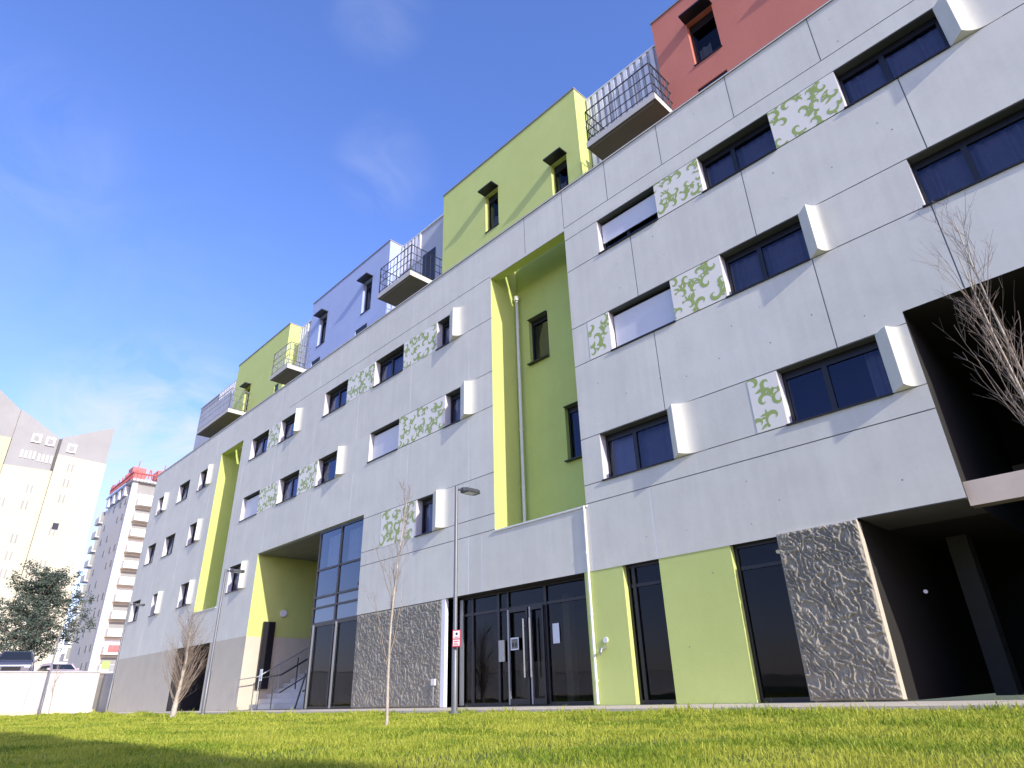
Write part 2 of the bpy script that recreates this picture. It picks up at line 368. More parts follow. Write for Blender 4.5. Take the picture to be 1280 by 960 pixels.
# rough (crumpled) concrete panels, really displaced
def rough_panel(name, x0, x1, z0, z1, step, amp, y0, seed):
    nx = int((x1-x0)/step); nz = int((z1-z0)/step)
    v = []; f = []
    for j in range(nz+1):
        for i in range(nx+1):
            x = x0+(x1-x0)*i/nx; z = z0+(z1-z0)*j/nz
            u = (x*.86+z*.5); w = (-x*.5+z*.86)
            wx = noise.noise(Vector((x*4.1,z*4.1,seed)))*.10; wz = noise.noise(Vector((x*4.1+9,z*4.1,seed)))*.10
            a = noise.noise(Vector(((u+wx)*15,(w+wz)*7.5,seed+3))); b = noise.noise(Vector(((u+wz)*29,(w+wx)*17,seed+7)))
            c = noise.noise(Vector((x*45,z*45,seed)))
            h = (1-min(1,abs(a)*3.4))**.8 + .45*(1-min(1,abs(b)*3)) + .10*c
            e = min(i, nx-i, j, nz-j)/3.0; e = min(1, e)
            v.append((x, y0 - .012 - amp*max(0, h)*e, z))
    w = nx+1
    for j in range(nz):
        for i in range(nx): k = j*w+i; f.append((k,k+1,k+w+1,k+w))
    n = len(v)
    border = [j*w for j in range(nz+1)]; 
    me = bpy.data.meshes.new(name); me.from_pydata(v, [], f); me.materials.append(M['rough'])
    me.polygons.foreach_set('use_smooth', [True]*len(f)); me.update()
    o = bpy.data.objects.new(name, me); C.objects.link(o); o.parent = bld
    bm = MB(); bm.box(x0, x1, y0-.011, .099, z0, z1, 'beige'); bo = bm.build('panel_edge', o)
    return o
rough_panel('crumpled_concrete_panel', -4.5, -3.24, .02, 2.46, .009, .032, -.05, 2.2)
rough_panel('crumpled_concrete_panel', -17.30, -13.36, .02, 2.42, .0145, .024, .02, 5.7)

# windows ---------------------------------------------------------------
def curtain(mb, x0, x1, z0, z1, y, mat, amp=.03):
    n = max(6, int((x1-x0)/.035)); 
    pts = [(x0+(x1-x0)*i/n, y + amp*math.sin(i*1.25+x0*7)*(.6+.4*math.sin(i*.37))) for i in range(n+1)]
    for i in range(n): mb.poly([(pts[i][0],pts[i][1],z0),(pts[i+1][0],pts[i+1][1],z0),(pts[i+1][0],pts[i+1][1],z1),(pts[i][0],pts[i][1],z1)], mat)
def window(parent, x0, x1, z0, z1, y, mull, shut, cur, kind='window'):
    mb = MB(); t = .055
    mb.box(x0+.002, x0+t, y, y+.06, z0+.002, z1-.002, 'frame'); mb.box(x1-t, x1-.002, y, y+.06, z0+.002, z1-.002, 'frame')
    mb.box(x0+t, x1-t, y, y+.06, z0+.002, z0+t, 'frame'); mb.box(x0+t, x1-t, y, y+.06, z1-.15, z1-.002, 'frame')
    mb.box(x0-.03, x1+.0, y-.235, y+.0, z0-.014, z0+.014, 'frame')
    w = mb.build(kind, parent)
    l = MB(); l.box(x0+.004, x1-.004, y-.196, y-.002, z1-.012, z1-.002, 'headshade'); l.build('head_shade_strip', w)  # dark strip under the head, soffit shade put into its colour
    if mull:
        xm = x0+(x1-x0)*.44; m2 = MB(); m2.box(xm-.045, xm+.045, y-.006, y+.055, z0+t, z1-.15, 'frame'); m2.build('mullion', w)
    g = MB(); g.poly([(x0+t,y+.03,z0+t),(x1-t,y+.03,z0+t),(x1-t,y+.03,z1-.15),(x0+t,y+.03,z1-.15)], 'glass'); g.build('pane', w)
    g = MB(); W = x1-x0
    if cur == 1: curtain(g, x0+.05, x1-.05, z0+.02, z1-.1, y+.16, 'curtain')
    if cur == 2: curtain(g, x0+.05, x1-.05, z0+.02, z1-.1, y+.13, 'curtain', .035)
    if cur == 3: curtain(g, x0+.05, x0+W*.36, z0+.02, z1-.1, y+.15, 'curtainw'); curtain(g, x0+W*.36, x1-.05, z0+.02, z1-.1, y+.19, 'curtain')
    if cur == 4: curtain(g, x1-W*.2, x1-.05, z0+.02, z1-.1, y+.2, 'curtain')
    if cur == 5: curtain(g, x0+.06, x0+W*.45, z0+.03, z1-.12, y+.12, 'curtainw')
    if g.v: g.build('curtain', w)
    if shut:
        s = MB(); zb = z1-.12-(z1-z0-.14)*shut; n = max(3, int((z1-.1-zb)/.045))
        for i in range(n):
            a = zb+(z1-.1-zb)*i/n; b = zb+(z1-.1-zb)*(i+1)/n
            s.poly([(x0+.03,y-.045,a),(x1-.03,y-.045,a),(x1-.03,y-.052,b-.006),(x0+.03,y-.052,b-.006)], 'slat')
            s.poly([(x0+.03,y-.052,b-.006),(x1-.03,y-.052,b-.006),(x1-.03,y-.045,b),(x0+.03,y-.045,b)], 'slat')
        s.box(x0+.03, x1-.03, y-.055, y-.03, zb-.03, zb, 'slat')
        s.build('roller_shutter', w)
    return w
def fin(x, z0, z1):
    """concrete fin that sweeps out of the wall beside a window"""
    off = .21 if x > -10 else .37
    pts = [(x+.004,.012),(x+.012,-.006),(x+off,-.180)]
    L = .52 if x < -3 or x > -2 else .24
    for i in range(1, 25):
        t = (i/24)**1.4; pts.append((x+off+.006+L*t, -.182*(1-t)**4.2 - .0005))
    pts.append((x+off+.006+L,.012))
    mb = MB(); mb.prism(pts, z0+.004, z1-.004, 'concrete')
    for i in range(len(pts)): v = mb.v[i]; mb.v[i] = (v[0], v[1], v[2]+max(0,-v[1])*.16)
    return mb.build('concrete_fin', bld, smooth=24)
for (x0,x1,z0,z1,fn,sh,mu,cu) in WIN:
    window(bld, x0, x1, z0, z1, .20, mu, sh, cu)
    if fn: fin(x1, z0, z1)
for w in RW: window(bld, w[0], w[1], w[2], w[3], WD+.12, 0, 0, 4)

# printed panels with arabesque scrolls ---------------------------------
def stroke(mb, pts, wid, mat, box):
    x0,x1,z0,z1,y = box
    cl = lambda p: (min(max(p[0],x0),x1), y, min(max(p[1],z0),z1))
    L = []; Rr = []
    for i in range(len(pts)):
        a = pts[max(i-1,0)]; b = pts[min(i+1,len(pts)-1)]
        dx, dz = b[0]-a[0], b[1]-a[1]; l = math.hypot(dx,dz) or 1
        nx, nz = -dz/l*wid[i], dx/l*wid[i]
        L.append((pts[i][0]+nx, pts[i][1]+nz)); Rr.append((pts[i][0]-nx, pts[i][1]-nz))
    for i in range(len(pts)-1):
        q = [cl(Rr[i]),cl(Rr[i+1]),cl(L[i+1]),cl(L[i])]
        if max(p[0] for p in q)-min(p[0] for p in q) > 1e-4 and max(p[2] for p in q)-min(p[2] for p in q) > 1e-4: mb.poly(q, mat)
def scroll(cx, cz, r, a0, turn, sgn, n=26):
    pts = []; wid = []
    for i in range(n):
        t = i/(n-1); rr = r*(1-t)**1.0*.86 + r*.14; a = a0 + sgn*turn*t
        pts.append((cx+rr*math.cos(a), cz+rr*math.sin(a))); wid.append(r*(.05+.30*math.sin(math.pi*min(1,t*1.05))**1.3*(1-.35*t)) if t < .97 else r*.16)
    return pts, wid
def leaf(cx, cz, l, a, bend=.6, n=12):
    pts = []; wid = []
    for i in range(n):
        t = i/(n-1); b = a+bend*(t-.5)
        pts.append((cx+l*t*math.cos(b), cz+l*t*math.sin(b))); wid.append(l*.24*math.sin(math.pi*t)**.8*(1-.5*t)+.003)
    return pts, wid
for k, (x0,x1,z0,z1) in enumerate(LEAF):
    mb = MB(); mb.box(x0+.004, x1-.004, -.006, .01, z0+.012, z1-.012, 'leafpanel')
    rd = random.Random(40+k); W = x1-x0; Hh = z1-z0; c = 0
    x = x0+.05; row = 0; bx = None
    nx = max(1, round(W/.31))
    for i in range(nx):
        for j in range(3):
            cx = x0+(i+.5+rd.uniform(-.15,.15))*W/nx + (.09 if j % 2 else -.06); cz = z0+(j+.5+rd.uniform(-.14,.14))*Hh/3
            s = rd.choice((-1,1)); a0 = rd.uniform(0,6.28); r = rd.uniform(.13,.19)
            c += 1; bx = (x0+.006, x1-.006, z0+.014, z1-.014, -.0066-.00004*c)
            p, w = scroll(cx, cz, r, a0, rd.uniform(4.2,5.6), s); stroke(mb, p, [q*.76 for q in w], 'leafpaint', bx)
            for q in range(4):
                t = rd.randint(2,9); c += 1; bx = (x0+.006, x1-.006, z0+.014, z1-.014, -.0066-.00004*c)
                aa = a0 + s*4.8*t/25 + rd.uniform(-.4,.4)
                lp, lw = leaf(p[t][0], p[t][1], rd.uniform(.10,.19), aa - s*.3, rd.uniform(-1,1)); stroke(mb, lp, [v*.8 for v in lw], 'leafpaint', bx)
            # tail linking to next scroll
            c += 1; bx = (x0+.006, x1-.006, z0+.014, z1-.014, -.0066-.00004*c)
            tp = [(p[0][0]+s*-.02*m*math.sin(a0)+.012*m*math.cos(a0+m*.3), p[0][1]+s*.02*m*math.cos(a0)+.012*m*math.sin(a0+m*.3)) for m in range(10)]
            stroke(mb, tp, [.016*(1-m/11)+.003 for m in range(10)], 'leafpaint', bx)
    mb.build('scroll_panel', bld)

# upper storeys ---------------------------------------------------------
ZT = 17.38
def block(name, x0, x1, mat, wins, ztop=ZT, y=WD, slots=()):
    xs = [x0,x1]; zs = [11.85,ztop]
    for w in list(wins)+list(slots): xs += [w[0],w[1]]; zs += [w[2],w[3]]
    def cl(x, z):
        for w in list(wins)+list(slots):
            if w[0] < x < w[1] and w[2] < z < w[3]: return (y+.45, 'dark', mat, '')
        return (y, mat, mat, '')
    mb = MB(); relief(mb, xs, zs, cl)
    mb.poly([(x1,y,11.85),(x1,9,11.85),(x1,9,ztop),(x1,y,ztop)], mat)
    mb.poly([(x0,y,11.85),(x0,y,ztop),(x0,9,ztop),(x0,9,11.85)], mat)
    mb.poly([(x0,9,11.85),(x0,9,ztop),(x1,9,ztop),(x1,9,11.85)], mat)
    mb.poly([(x0,y,ztop),(x1,y,ztop),(x1,9,ztop),(x0,9,ztop)], 'flash')
    o = mb.build(name, bld)
    f = MB(); f.box(x0-.02, x1+.02, y-.03, 9.02, ztop+.002, ztop+.05, 'flash'); f.build('roof_flashing', o)
    for w in wins:
        g = MB(); t = .05; a,b,c,d = w; yy = y+.16
        g.box(a+.002,a+t,yy,yy+.05,c,d,'frame'); g.box(b-t,b-.002,yy,yy+.05,c,d,'frame'); g.box(a+t,b-t,yy,yy+.05,c+.002,c+t,'frame'); g.box(a+t,b-t,yy,yy+.05,d-.28,d-.002,'frame')
        g.box(a-.02,b+.02,y-.03,y+.16,c-.02,c+.008,'frame')
        wo = g.build('window', o)
        g = MB(); g.poly([(a+t,yy+.02,c+t),(b-t,yy+.02,c+t),(b-t,yy+.02,d-.28),(a+t,yy+.02,d-.28)], 'glassdark'); g.build('pane', wo)
        g = MB(); curtain(g, a+.08, a+(b-a)*.55, c+.04, c+(d-c)*.45, yy+.12, 'curtainw'); g.build('curtain', wo)
        g = MB(); g.box(a-.03, b+.03, y-.33, y+.15, d+.003, d+.05, 'frame'); g.build('window_hood', wo)
    for a,b,c,d in slots:
        g = MB(); g.box(a+.002,b-.002,y+.03,y+.17,c,d-.002,'frame'); g.build('window', o)
    return o
block('green_upper_storey', -15.0, -8.46, 'green', [(-12.66,-12.02,14.2,15.80),(-9.62,-8.98,13.75,15.0)])
block('red_upper_storey', -5.52, XR, 'red', [(-4.54,-3.78,14.72,16.35),(-1.0,-.3,14.70,16.1)], slots=[(-4.62,-3.80,12.6,13.9)])
block('lavender_upper_storey', -25.0, -18.55, 'blue', [(-20.45,-19.75,14.65,16.2),(-24.15,-23.45,14.65,16.2)], slots=[(-20.8,-19.9,12.6,14.02),(-24.5,-23.7,12.6,14.02)])
block('green_upper_storey', -33.5, -27.35, 'green', [(-31.95,-31.3,13.9,15.4)], slots=[(-28.2,-27.75,12.6,14.2)])
def midwall(x0, x1, ribs, door=None, ztop=17.25, y=1.62):
    mb = MB(); mb.box(x0, x1, y, 8.9, 11.86, ztop, 'greyrender')
    o = mb.build('set_back_wall', bld)
    f = MB(); f.box(x0, x1, y-.05, 8.9, ztop+.002, ztop+.05, 'flashlight'); f.build('roof_flashing', o)
    if ribs:
        r = MB(); x = ribs[0]
        while x < ribs[1]-.2: r.box(x, x+.13, y-.05, y-.003, ribs[2], ztop-.02, 'white'); x += .24
        r.build('ribbed_cladding', o)
    if door:
        d = MB(); d.box(door[0],door[1],y-.02,y-.003,door[2],door[3],'frame'); d.build('door', o)
    return o
midwall(-8.45, -5.53, (-8.4,-5.6,13.6))
midwall(-18.54, -15.01, (-18.5,-16.9,15.9), (-17.0,-16.2,13.8,16.0))
midwall(-27.34, -25.01, (-27.3,-26.3,14.5), (-25.9,-25.2,13.8,15.6))
midwall(-40.6, -33.51, (-37.5,-33.6,15.0))
def balcony(x0, x1, y0, z, dense, mat='rail', side=True):
    mb = MB(); mb.box(x0, x1, y0, 1.60, z, z+.20, 'slab', bottom='slabunder')
    mb.box(x0+.1,x1-.1,y0+.07,y0+.10,z-.006,z-.001,'joint')
    o = mb.build('balcony', bld)
    r = MB(); h = 1.15; zt = z+.2+h
    def run(a, b, step):
        a = Vector(a); b = Vector(b); L = (b-a).length; n = max(1,int(L/step))
        for i in range(n+1):
            p = a.lerp(b, i/n); thick = .03 if i % 5 == 0 else .016
            r.bar((p.x,p.y,z+.2),(p.x,p.y,zt), thick, mat)
        for hh in ((.12,.42,.78,h) if dense else (.1,.5,.8,h)): r.bar((a.x,a.y,z+.2+hh),(b.x,b.y,z+.2+hh), .03 if hh == h else .022, mat)
    st = .16 if dense else .20
    run((x0+.04,y0+.04,0),(x1-.04,y0+.04,0), st); run((x0+.04,y0+.04,0),(x0+.04,1.55,0), st); run((x1-.04,y0+.04,0),(x1-.04,1.55,0), st)
    r.build('railing', o)
    return o
balcony(-7.5, -5.3, .06, 13.42, True)
balcony(-17.55, -15.5, .02, 13.55, False)
balcony(-26.4, -24.7, .04, 13.5, False, 'railgrey')
b4 = balcony(-35.3, -31.1, .04, 13.5, False, 'railgrey')
mb = MB(); mb.box(-35.26,-31.14,.075,.085,13.75,14.7,'greyrender'); mb.build('solid_screen', b4)

# entrance glazing, doors --------------------------------------------------
def glazing(name, x0, x1, y, z1, verts, trans, gmat='glassdark', z0=.0, fw=.05):
    mb = MB()
    mb.box(x0,x0+fw,y,y+.07,z0,z1,'frame'); mb.box(x1-fw,x1,y,y+.07,z0,z1,'frame'); mb.box(x0+fw,x1-fw,y,y+.07,z1-fw,z1,'frame'); mb.box(x0+fw,x1-fw,y,y+.07,z0,z0+.07,'frame')
    for v in verts: mb.box(v-.035,v+.035,y-.004,y+.066,z0+.07,z1-fw,'frame')
    for a,b,t in trans: mb.box(a,b,y+.003,y+.063,t-.03,t+.03,'frame')
    o = mb.build(name, bld)
    g = MB(); g.poly([(x0+fw,y+.035,z0+.07),(x1-fw,y+.035,z0+.07),(x1-fw,y+.035,z1-fw),(x0+fw,y+.035,z1-fw)], gmat); g.build('pane', o)
    return o
gz = glazing('entrance_glazing', -13.18, -8.67, .34, GF-.003, [-12.55,-11.62,-11.3,-10.1], [(-13.1,-8.7,2.02)])
def door(x0, x1, y, h, parent, hx):
    mb = MB()
    mb.box(x0,x0+.045,y,y+.045,.03,h,'steel'); mb.box(x1-.045,x1,y,y+.045,.03,h,'frame'); mb.box(x0+.045,x1-.045,y,y+.045,h-.07,h,'frame'); mb.box(x0+.045,x1-.045,y,y+.045,.03,.14,'frame')
    o = mb.build('door', parent)
    g = MB(); g.bar((hx,y-.06,.55),(hx,y-.06,1.75),.032,'steel'); g.bar((hx,y-.06,.7),(hx,y,.7),.02,'steel'); g.bar((hx,y-.06,1.6),(hx,y,1.6),.02,'steel'); g.build('handle', o)
    return o
door(-11.27,-10.62,.285,1.99,gz,-10.70); door(-10.57,-10.14,.285,1.99,gz,-10.50)
mb = MB(); mb.box(-11.56,-11.40,.27,.33,.9,1.35,'steel'); mb.build('intercom_panel', gz)
mb = MB(); mb.box(-12.98,-12.86,.3,.335,.03,GF-.05,'steel'); mb.build('steel_post', gz)
# things seen through the glass
mb = MB()
mb.box(-13.1,-8.8,4.3,4.45,0,GF-.02,'dark'); mb.box(-9.6,-9.5,1.2,4.2,0,GF-.02,'greenwall'); mb.box(-12.6,-11.8,2.0,2.4,0,.95,'beige'); mb.box(-10.9,-10.7,1.8,2.0,0,GF-.02,'beige')
mb.box(-13.1,-8.8,.5,4.2,.001,.012,'dark2')
mb.build('lobby_interior', bld)
d2 = glazing('side_door', -7.68, -6.85, .13, GF-.003, [-7.53], [(-7.6,-6.9,2.05)])
g3 = glazing('side_window', -5.37, -4.51, .13, GF-.003, [], [(-5.3,-4.5,2.05)])
mb = MB(); mb.box(-5.0,-4.4,.95,1.05,2.36,2.41,'tube'); mb.build('ceiling_light_tube', g3)
for q,z in ((-7.69,GF),(-5.38,GF)): mb = MB(); mb.box(q-.004,q+.004,.013,.128,.002,z-.003,'green'); mb.build('door_reveal', bld)
# stairwell glazing
sg = glazing('stairwell_glazing', -20.12, -17.335, .06, 5.36, [-18.72], [(-20.1,-17.36,4.09),(-20.1,-17.36,3.22),(-20.1,-17.36,2.90),(-20.1,-17.36,2.40)], 'glassstair', z0=2.38)
sg2 = glazing('stairwell_doors', -20.12, -17.335, .062, 2.375, [-18.72], [])
mb = MB(); curtain(mb,-19.85,-18.95,4.15,5.3,.3,'curtain',.05); curtain(mb,-18.6,-17.5,4.15,5.3,.3,'curtain',.05)
mb.box(-20.1,-17.35,.12,.16,2.45,2.88,'greyrender'); mb.box(-20.1,-17.35,.13,.16,2.93,3.19,'slab')
mb.build('curtain_and_spandrel', sg)
mb = MB(); mb.box(-20.12,-20.06,.14,3.5,0,5.36,'frame'); mb.box(-20.0,-17.4,3.2,3.5,0,5.3,'dark'); mb.box(-20.0,-17.4,.2,3.2,2.42,2.6,'dark2'); mb.box(-20.02,-17.4,.2,3.2,5.2,5.34,'dark2'); mb.build('stairwell_side', sg)
mb = MB(); mb.box(-19.95,-19.9,.02,.06,.02,2.38,'steel'); mb.build('door_post', sg); mb = MB(); mb.box(-18.55,-18.5,.02,.06,.02,2.38,'steel'); mb.build('door_post', sg)
# stairs and rails in the entrance
mb = MB()
for i in range(8): mb.box(-24.8,-20.2,.45+i*.29,3.55,i*.165+.003,(i+1)*.165,'slab')
mb.build('entrance_stairs', bld)
mb = MB()
mb.tube([(-24.3,-.35,.02),(-24.3,-.35,.95),(-24.3,.4,1.05),(-24.3,2.8,2.35)], .022, 'railgrey')
for y,z in ((.45,.17),(1.2,.66),(2.0,1.0)): mb.tube([(-24.3,y,z),(-24.3,y,z+.95)], .018, 'railgrey')
mb.build('stair_handrail', bld)
mb = MB()
mb.tube([(-22.6,-.25,.02),(-22.6,-.25,.95),(-22.6,.45,1.05),(-22.6,2.8,2.35)], .03, 'rail')
mb.tube([(-22.6,.45,.5),(-22.6,2.8,1.8)], .02, 'rail')
for y,z in ((.2,.02),(1.0,.6),(1.8,.95),(2.6,1.3)): mb.tube([(-22.6,y,z),(-22.6,y,z+1.0)], .022, 'rail')
mb.build('stair_handrail', bld)
mb = MB()
mb.tube([(-20.9,.2,.02),(-20.9,.45,1.0),(-20.9,2.8,2.3)], .03, 'rail'); mb.tube([(-20.9,.4,.5),(-20.9,2.8,1.75)], .02, 'rail')
mb.build('stair_handrail', bld)
mb = MB(); mb.box(-24.79,-24.70,.55,1.0,.66,2.95,'frame'); mb.box(-24.695,-24.68,.58,.97,.7,2.9,'frame'); mb.build('tall_black_panel', bld)
mb = MB(); mb.tube([(-24.83,1.3,3.28),(-24.76,1.3,3.28)], .13, 'white', n=16); mb.build('wall_light', bld)
# drain pipes
mb = MB(); mb.tube([(-8.53,-.03,0.02),(-8.50,-.03,3.80)], .028, 'pipe', n=10)
for z in (.4,1.6,2.8): mb.tube([(-8.52,-.03,z),(-8.52,-.03,z+.04)], .036, 'pipe', n=10)
mb.build('drain_pipe', bld, smooth=40)
mb = MB(); mb.tube([(-11.21,.92,3.8),(-11.21,.92,10.72)], .045, 'pipe', n=10); mb.tube([(-11.21,.92,10.72),(-11.21,.92,10.86)], .085, 'pipe', n=10)
for z in (5,6.6,8.2,9.8): mb.tube([(-11.21,.92,z),(-11.21,.92,z+.05)], .058, 'pipe', n=10)
mb.build('drain_pipe', bld, smooth=40)
# wall fixtures
mb = MB(); mb.tube([(-8.24,.01,1.12),(-8.24,-.02,1.12)], .055, 'pipe', n=12); mb.tube([(-8.27,.0,.98),(-8.27,-.13,.96),(-8.27,-.16,.90),(-8.27,-.16,.84)], [.028,.028,.033,.033], 'steel', n=8); mb.build('wall_spout', bld)
mb = MB(); mb.box(-13.62,-13.48,-.07,-.02,.48,.62,'pipe'); mb.tube([(-13.55,-.045,.48),(-13.55,-.045,.05)],.012,'steel'); mb.build('socket_box', bld)
mb = MB(); mb.tube([(-2.84,.9,1.44),(-2.84,.88,1.44)], .03, 'white'); mb.build('small_lamp', bld)

# undercroft at the right-hand end
mb = MB(); mb.box(-1.79,.598,.07,.30,2.38,2.72,'beamcream',bottom='slabunder'); mb.build('lit_parapet_beam', bld)
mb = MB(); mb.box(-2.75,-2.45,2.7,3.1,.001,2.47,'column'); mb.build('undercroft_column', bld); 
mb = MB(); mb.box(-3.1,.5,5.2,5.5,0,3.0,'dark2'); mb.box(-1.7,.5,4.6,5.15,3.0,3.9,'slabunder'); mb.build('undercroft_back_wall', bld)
mb = MB(); mb.box(-1.75,-1.0,.9,1.5,.001,.45,'slabunder'); mb.box(-1.72,-1.03,.93,1.47,.45,.46,'grit'); mb.build('planter_box', bld)

# ------------------------------------------------------------------ GROUND
def gz_(x, y):
    return -.055 + .02*noise.noise(Vector((x*.35,y*.35,0))) + .012*noise.noise(Vector((x*1.3,y*1.3,4)))
mb = MB()
mb.box(-44.2, XR+20, -2.0, .001, -.30, -.004, 'pave'); 
for i in range(36): mb.box(-44+i*2.0,-43.985+i*2.0,-2.002,-.002,-.2,-.0025,'joint')
pv = mb.build('pavement'); tag(pv, 'cream concrete pavement strip along the foot of the building', None, None, 'structure')
# ground sheet reaching the horizon with the lawn on it
xsn = np.concatenate([np.linspace(-700,-60,14), np.linspace(-56,-14,60), np.linspace(-13.8,6,140), np.linspace(8,60,20), np.linspace(100,700,8)])
ysn = np.concatenate([np.linspace(-700,-40,12), np.linspace(-36,-14,24), np.linspace(-13.8,-1.95,100), np.linspace(.5,40,6), np.linspace(100,700,6)])
v = []; f = []
for y in ysn:
    for x in xsn: v.append((x,y,gz_(x,y) if y < -1.9 else -.32))
w = len(xsn)
for j in range(len(ysn)-1):
    for i in range(w-1): k = j*w+i; f.append((k,k+1,k+w+1,k+w))
me = bpy.data.meshes.new('ground'); me.from_pydata(v,[],f); me.materials.append(M['soil']); me.polygons.foreach_set('use_smooth',[True]*len(f))
gnd = bpy.data.objects.new('ground', me); C.objects.link(gnd); tag(gnd, 'level lawn ground in front of the building', None, None, 'structure')
# upper ground behind the white retaining wall
mb = MB(); mb.box(-700,-44.35,-400,400,-.2,1.75,'grit'); ug = mb.build('upper_ground'); tag(ug,'raised ground behind the white retaining wall',None,None,'structure')

# grass blades ---------------------------------------------------------------
def make_grass():
    cam = np.array([0,-10.5])
    pts = []
    def ring(r0, r1, dens, a0=R(-172+0), a1=R(-0)):
        # wedge in front of the camera: azimuth measured from +y, negative = left
        n = int(dens*(a1-a0)/2*(r1*r1-r0*r0)); 
        r = np.sqrt(rng.uniform(r0*r0, r1*r1, n)); a = rng.uniform(a0, a1, n)
        x = np.sin(a)*r; y = cam[1]+np.cos(a)*r
        k = (y < -2.01); return np.stack([x[k], y[k], r[k]], 1)
    A0, A1 = R(-90), R(6)
    rings = [(1.2,2.6,13000),(2.6,4.2,8500),(4.2,7,4200),(7,12,1900),(12,22,600),(22,46,150)]
    P = np.concatenate([ring(a,b,d,A0,A1) for a,b,d in rings])
    P = P[P[:,0] > -44]
    tuft = []
    for k in range(90):
        cx = -40*rng.random()**1.6; cy = -2.12-abs(rng.normal(0,.12))-(rng.random()**3)*4; rr = rng.uniform(.05,.22)
        for q in range(int(90*rr/.1)): tuft.append((cx+rng.normal(0,rr*1.6), min(-2.0, cy+rng.normal(0,rr*.5)), 99.0))
    P = np.concatenate([P, np.array(tuft)]); istuft = P[:,2] > 90
    P[istuft,2] = np.hypot(P[istuft,0], P[istuft,1]+10.5)
    n = len(P)
    dens_noise = np.array([noise.noise(Vector((p[0]*.9,p[1]*.9,2))) for p in P[:,:2]])
    tall = np.array([noise.noise(Vector((p[0]*2.3,p[1]*2.3,8))) for p in P[:,:2]])
    keep = (rng.uniform(0,1,n) < (.85+dens_noise*.9)) | istuft; P = P[keep]; tall = tall[keep]; istuft = istuft[keep]; n = len(P)
    r = P[:,2]
    hgt = (.019+.016*rng.random(n))*(1+.55*tall)*(1+r*.012); hgt = np.where(rng.random(n) < .04, hgt*1.8, hgt)
    hgt = np.where(istuft, hgt*(1.6+1.3*rng.random(n)), hgt)
    wid = (.0012+.0011*rng.random(n))*np.clip(r/2.8, 1, 11)
    az = rng.uniform(0, 2*np.pi, n); lean = rng.uniform(.1,.9,n)*hgt; la = rng.uniform(0,2*np.pi,n)
    z0 = np.array([gz_(a,b) for a,b in P[:,:2]]) - .004
    x, y = P[:,0], P[:,1]; dx, dy = np.cos(az)*wid, np.sin(az)*wid; lx, ly = np.cos(la)*lean, np.sin(la)*lean
    V = np.empty((n,5,3))
    V[:,0] = np.stack([x-dx,y-dy,z0],1); V[:,1] = np.stack([x+dx,y+dy,z0],1)
    V[:,2] = np.stack([x+dx*.8+lx*.35,y+dy*.8+ly*.35,z0+hgt*.6],1); V[:,3] = np.stack([x-dx*.8+lx*.35,y-dy*.8+ly*.35,z0+hgt*.6],1)
    V[:,4] = np.stack([x+lx,y+ly,z0+hgt],1)
    me = bpy.data.meshes.new('lawn_grass'); me.vertices.add(n*5); me.vertices.foreach_set('co', V.reshape(-1))
    base = (np.arange(n)*5)[:,None]
    quads = (base+np.array([0,1,2,3])).reshape(-1); tris = (base+np.array([3,2,4])).reshape(-1)
    loops = np.concatenate([quads, tris]).astype(np.int32)
    me.loops.add(len(loops)); me.loops.foreach_set('vertex_index', loops)
    me.polygons.add(2*n)
    starts = np.concatenate([np.arange(n)*4, n*4+np.arange(n)*3]).astype(np.int32)
    me.polygons.foreach_set('loop_start', starts)
    me.polygons.foreach_set('loop_total', np.concatenate([np.full(n,4),np.full(n,3)]).astype(np.int32))
    me.materials.append(M['grass']); me.update(calc_edges=True); me.validate()
    o = bpy.data.objects.new('lawn_grass', me); C.objects.link(o)
    tag(o, 'sunlit yellow green lawn grass in front of the building', 'grass', None, 'stuff'); print('blades', n)
make_grass()

# ------------------------------------------------------------------ LAMPS
def make_lamp():
    r = empty('street_lamp')
    mb = MB(); mb.tube([(0,0,-.08),(0,0,1.1),(0,0,1.12),(0,0,4.02)], [.055,.055,.04,.034], 'lampgrey', n=14); mb.tube([(0,0,-.05),(0,0,.0)], .10, 'lampgrey', n=12); mb.build('pole', r, smooth=40)
    mb = MB(); mb.tube([(0,0,3.96),(0,.12,3.98),(0,.20,3.97)], .02, 'lamphead', n=8); mb.build('arm', r)
    mb = MB()
    prof = [(.14,-.07,.0),(.20,-.13,.0),(.50,-.14,.0),(.58,-.09,.0)]
    pts = [(y,w) for y,w in ((.14,.05),(.20,.12),(.46,.135),(.56,.09))]
    n0 = len(mb.v)
    for y,w in pts: mb.v += [(-w,y,3.955),(w,y,3.955),(w*.8,y,4.03),(-w*.8,y,4.03)]
    mi = mb.mi('lamphead')
    for i in range(3):
        for k in range(4): a = n0+i*4; b = a+4; k2 = (k+1) % 4; mb.f.append((a+k,a+k2,b+k2,b+k)); mb.m.append(mi)
    mb.f.append((n0,n0+3,n0+2,n0+1)); mb.m.append(mi); mb.f.append((n0+12,n0+13,n0+14,n0+15)); mb.m.append(mi)
    hd = mb.build('lamp_head', r)
    l = MB(); l.box(-.09,.09,.24,.47,3.947,3.954,'lens'); l.build('lens', hd)
    return r
lamp0 = make_lamp()
lamps = [(-9.68,-2.56,'slim grey street lamp before the entrance, carrying the small red and white sign'),
         (-20.98,-2.58,'grey street lamp in front of the small window left of the green entrance hollow'),
         (-30.6,-2.60,'grey street lamp at the left end corner of the grey building'),
         (-42.2,-2.57,'farthest grey street lamp, standing before the white retaining wall and evergreen tree')]
for i,(x,y,lb) in enumerate(lamps):
    o = lamp0 if i == 0 else copy_tree(lamp0)
    o.location = (x,y,0); tag(o, lb, 'street lamp', 'street lamps in a row along the path')
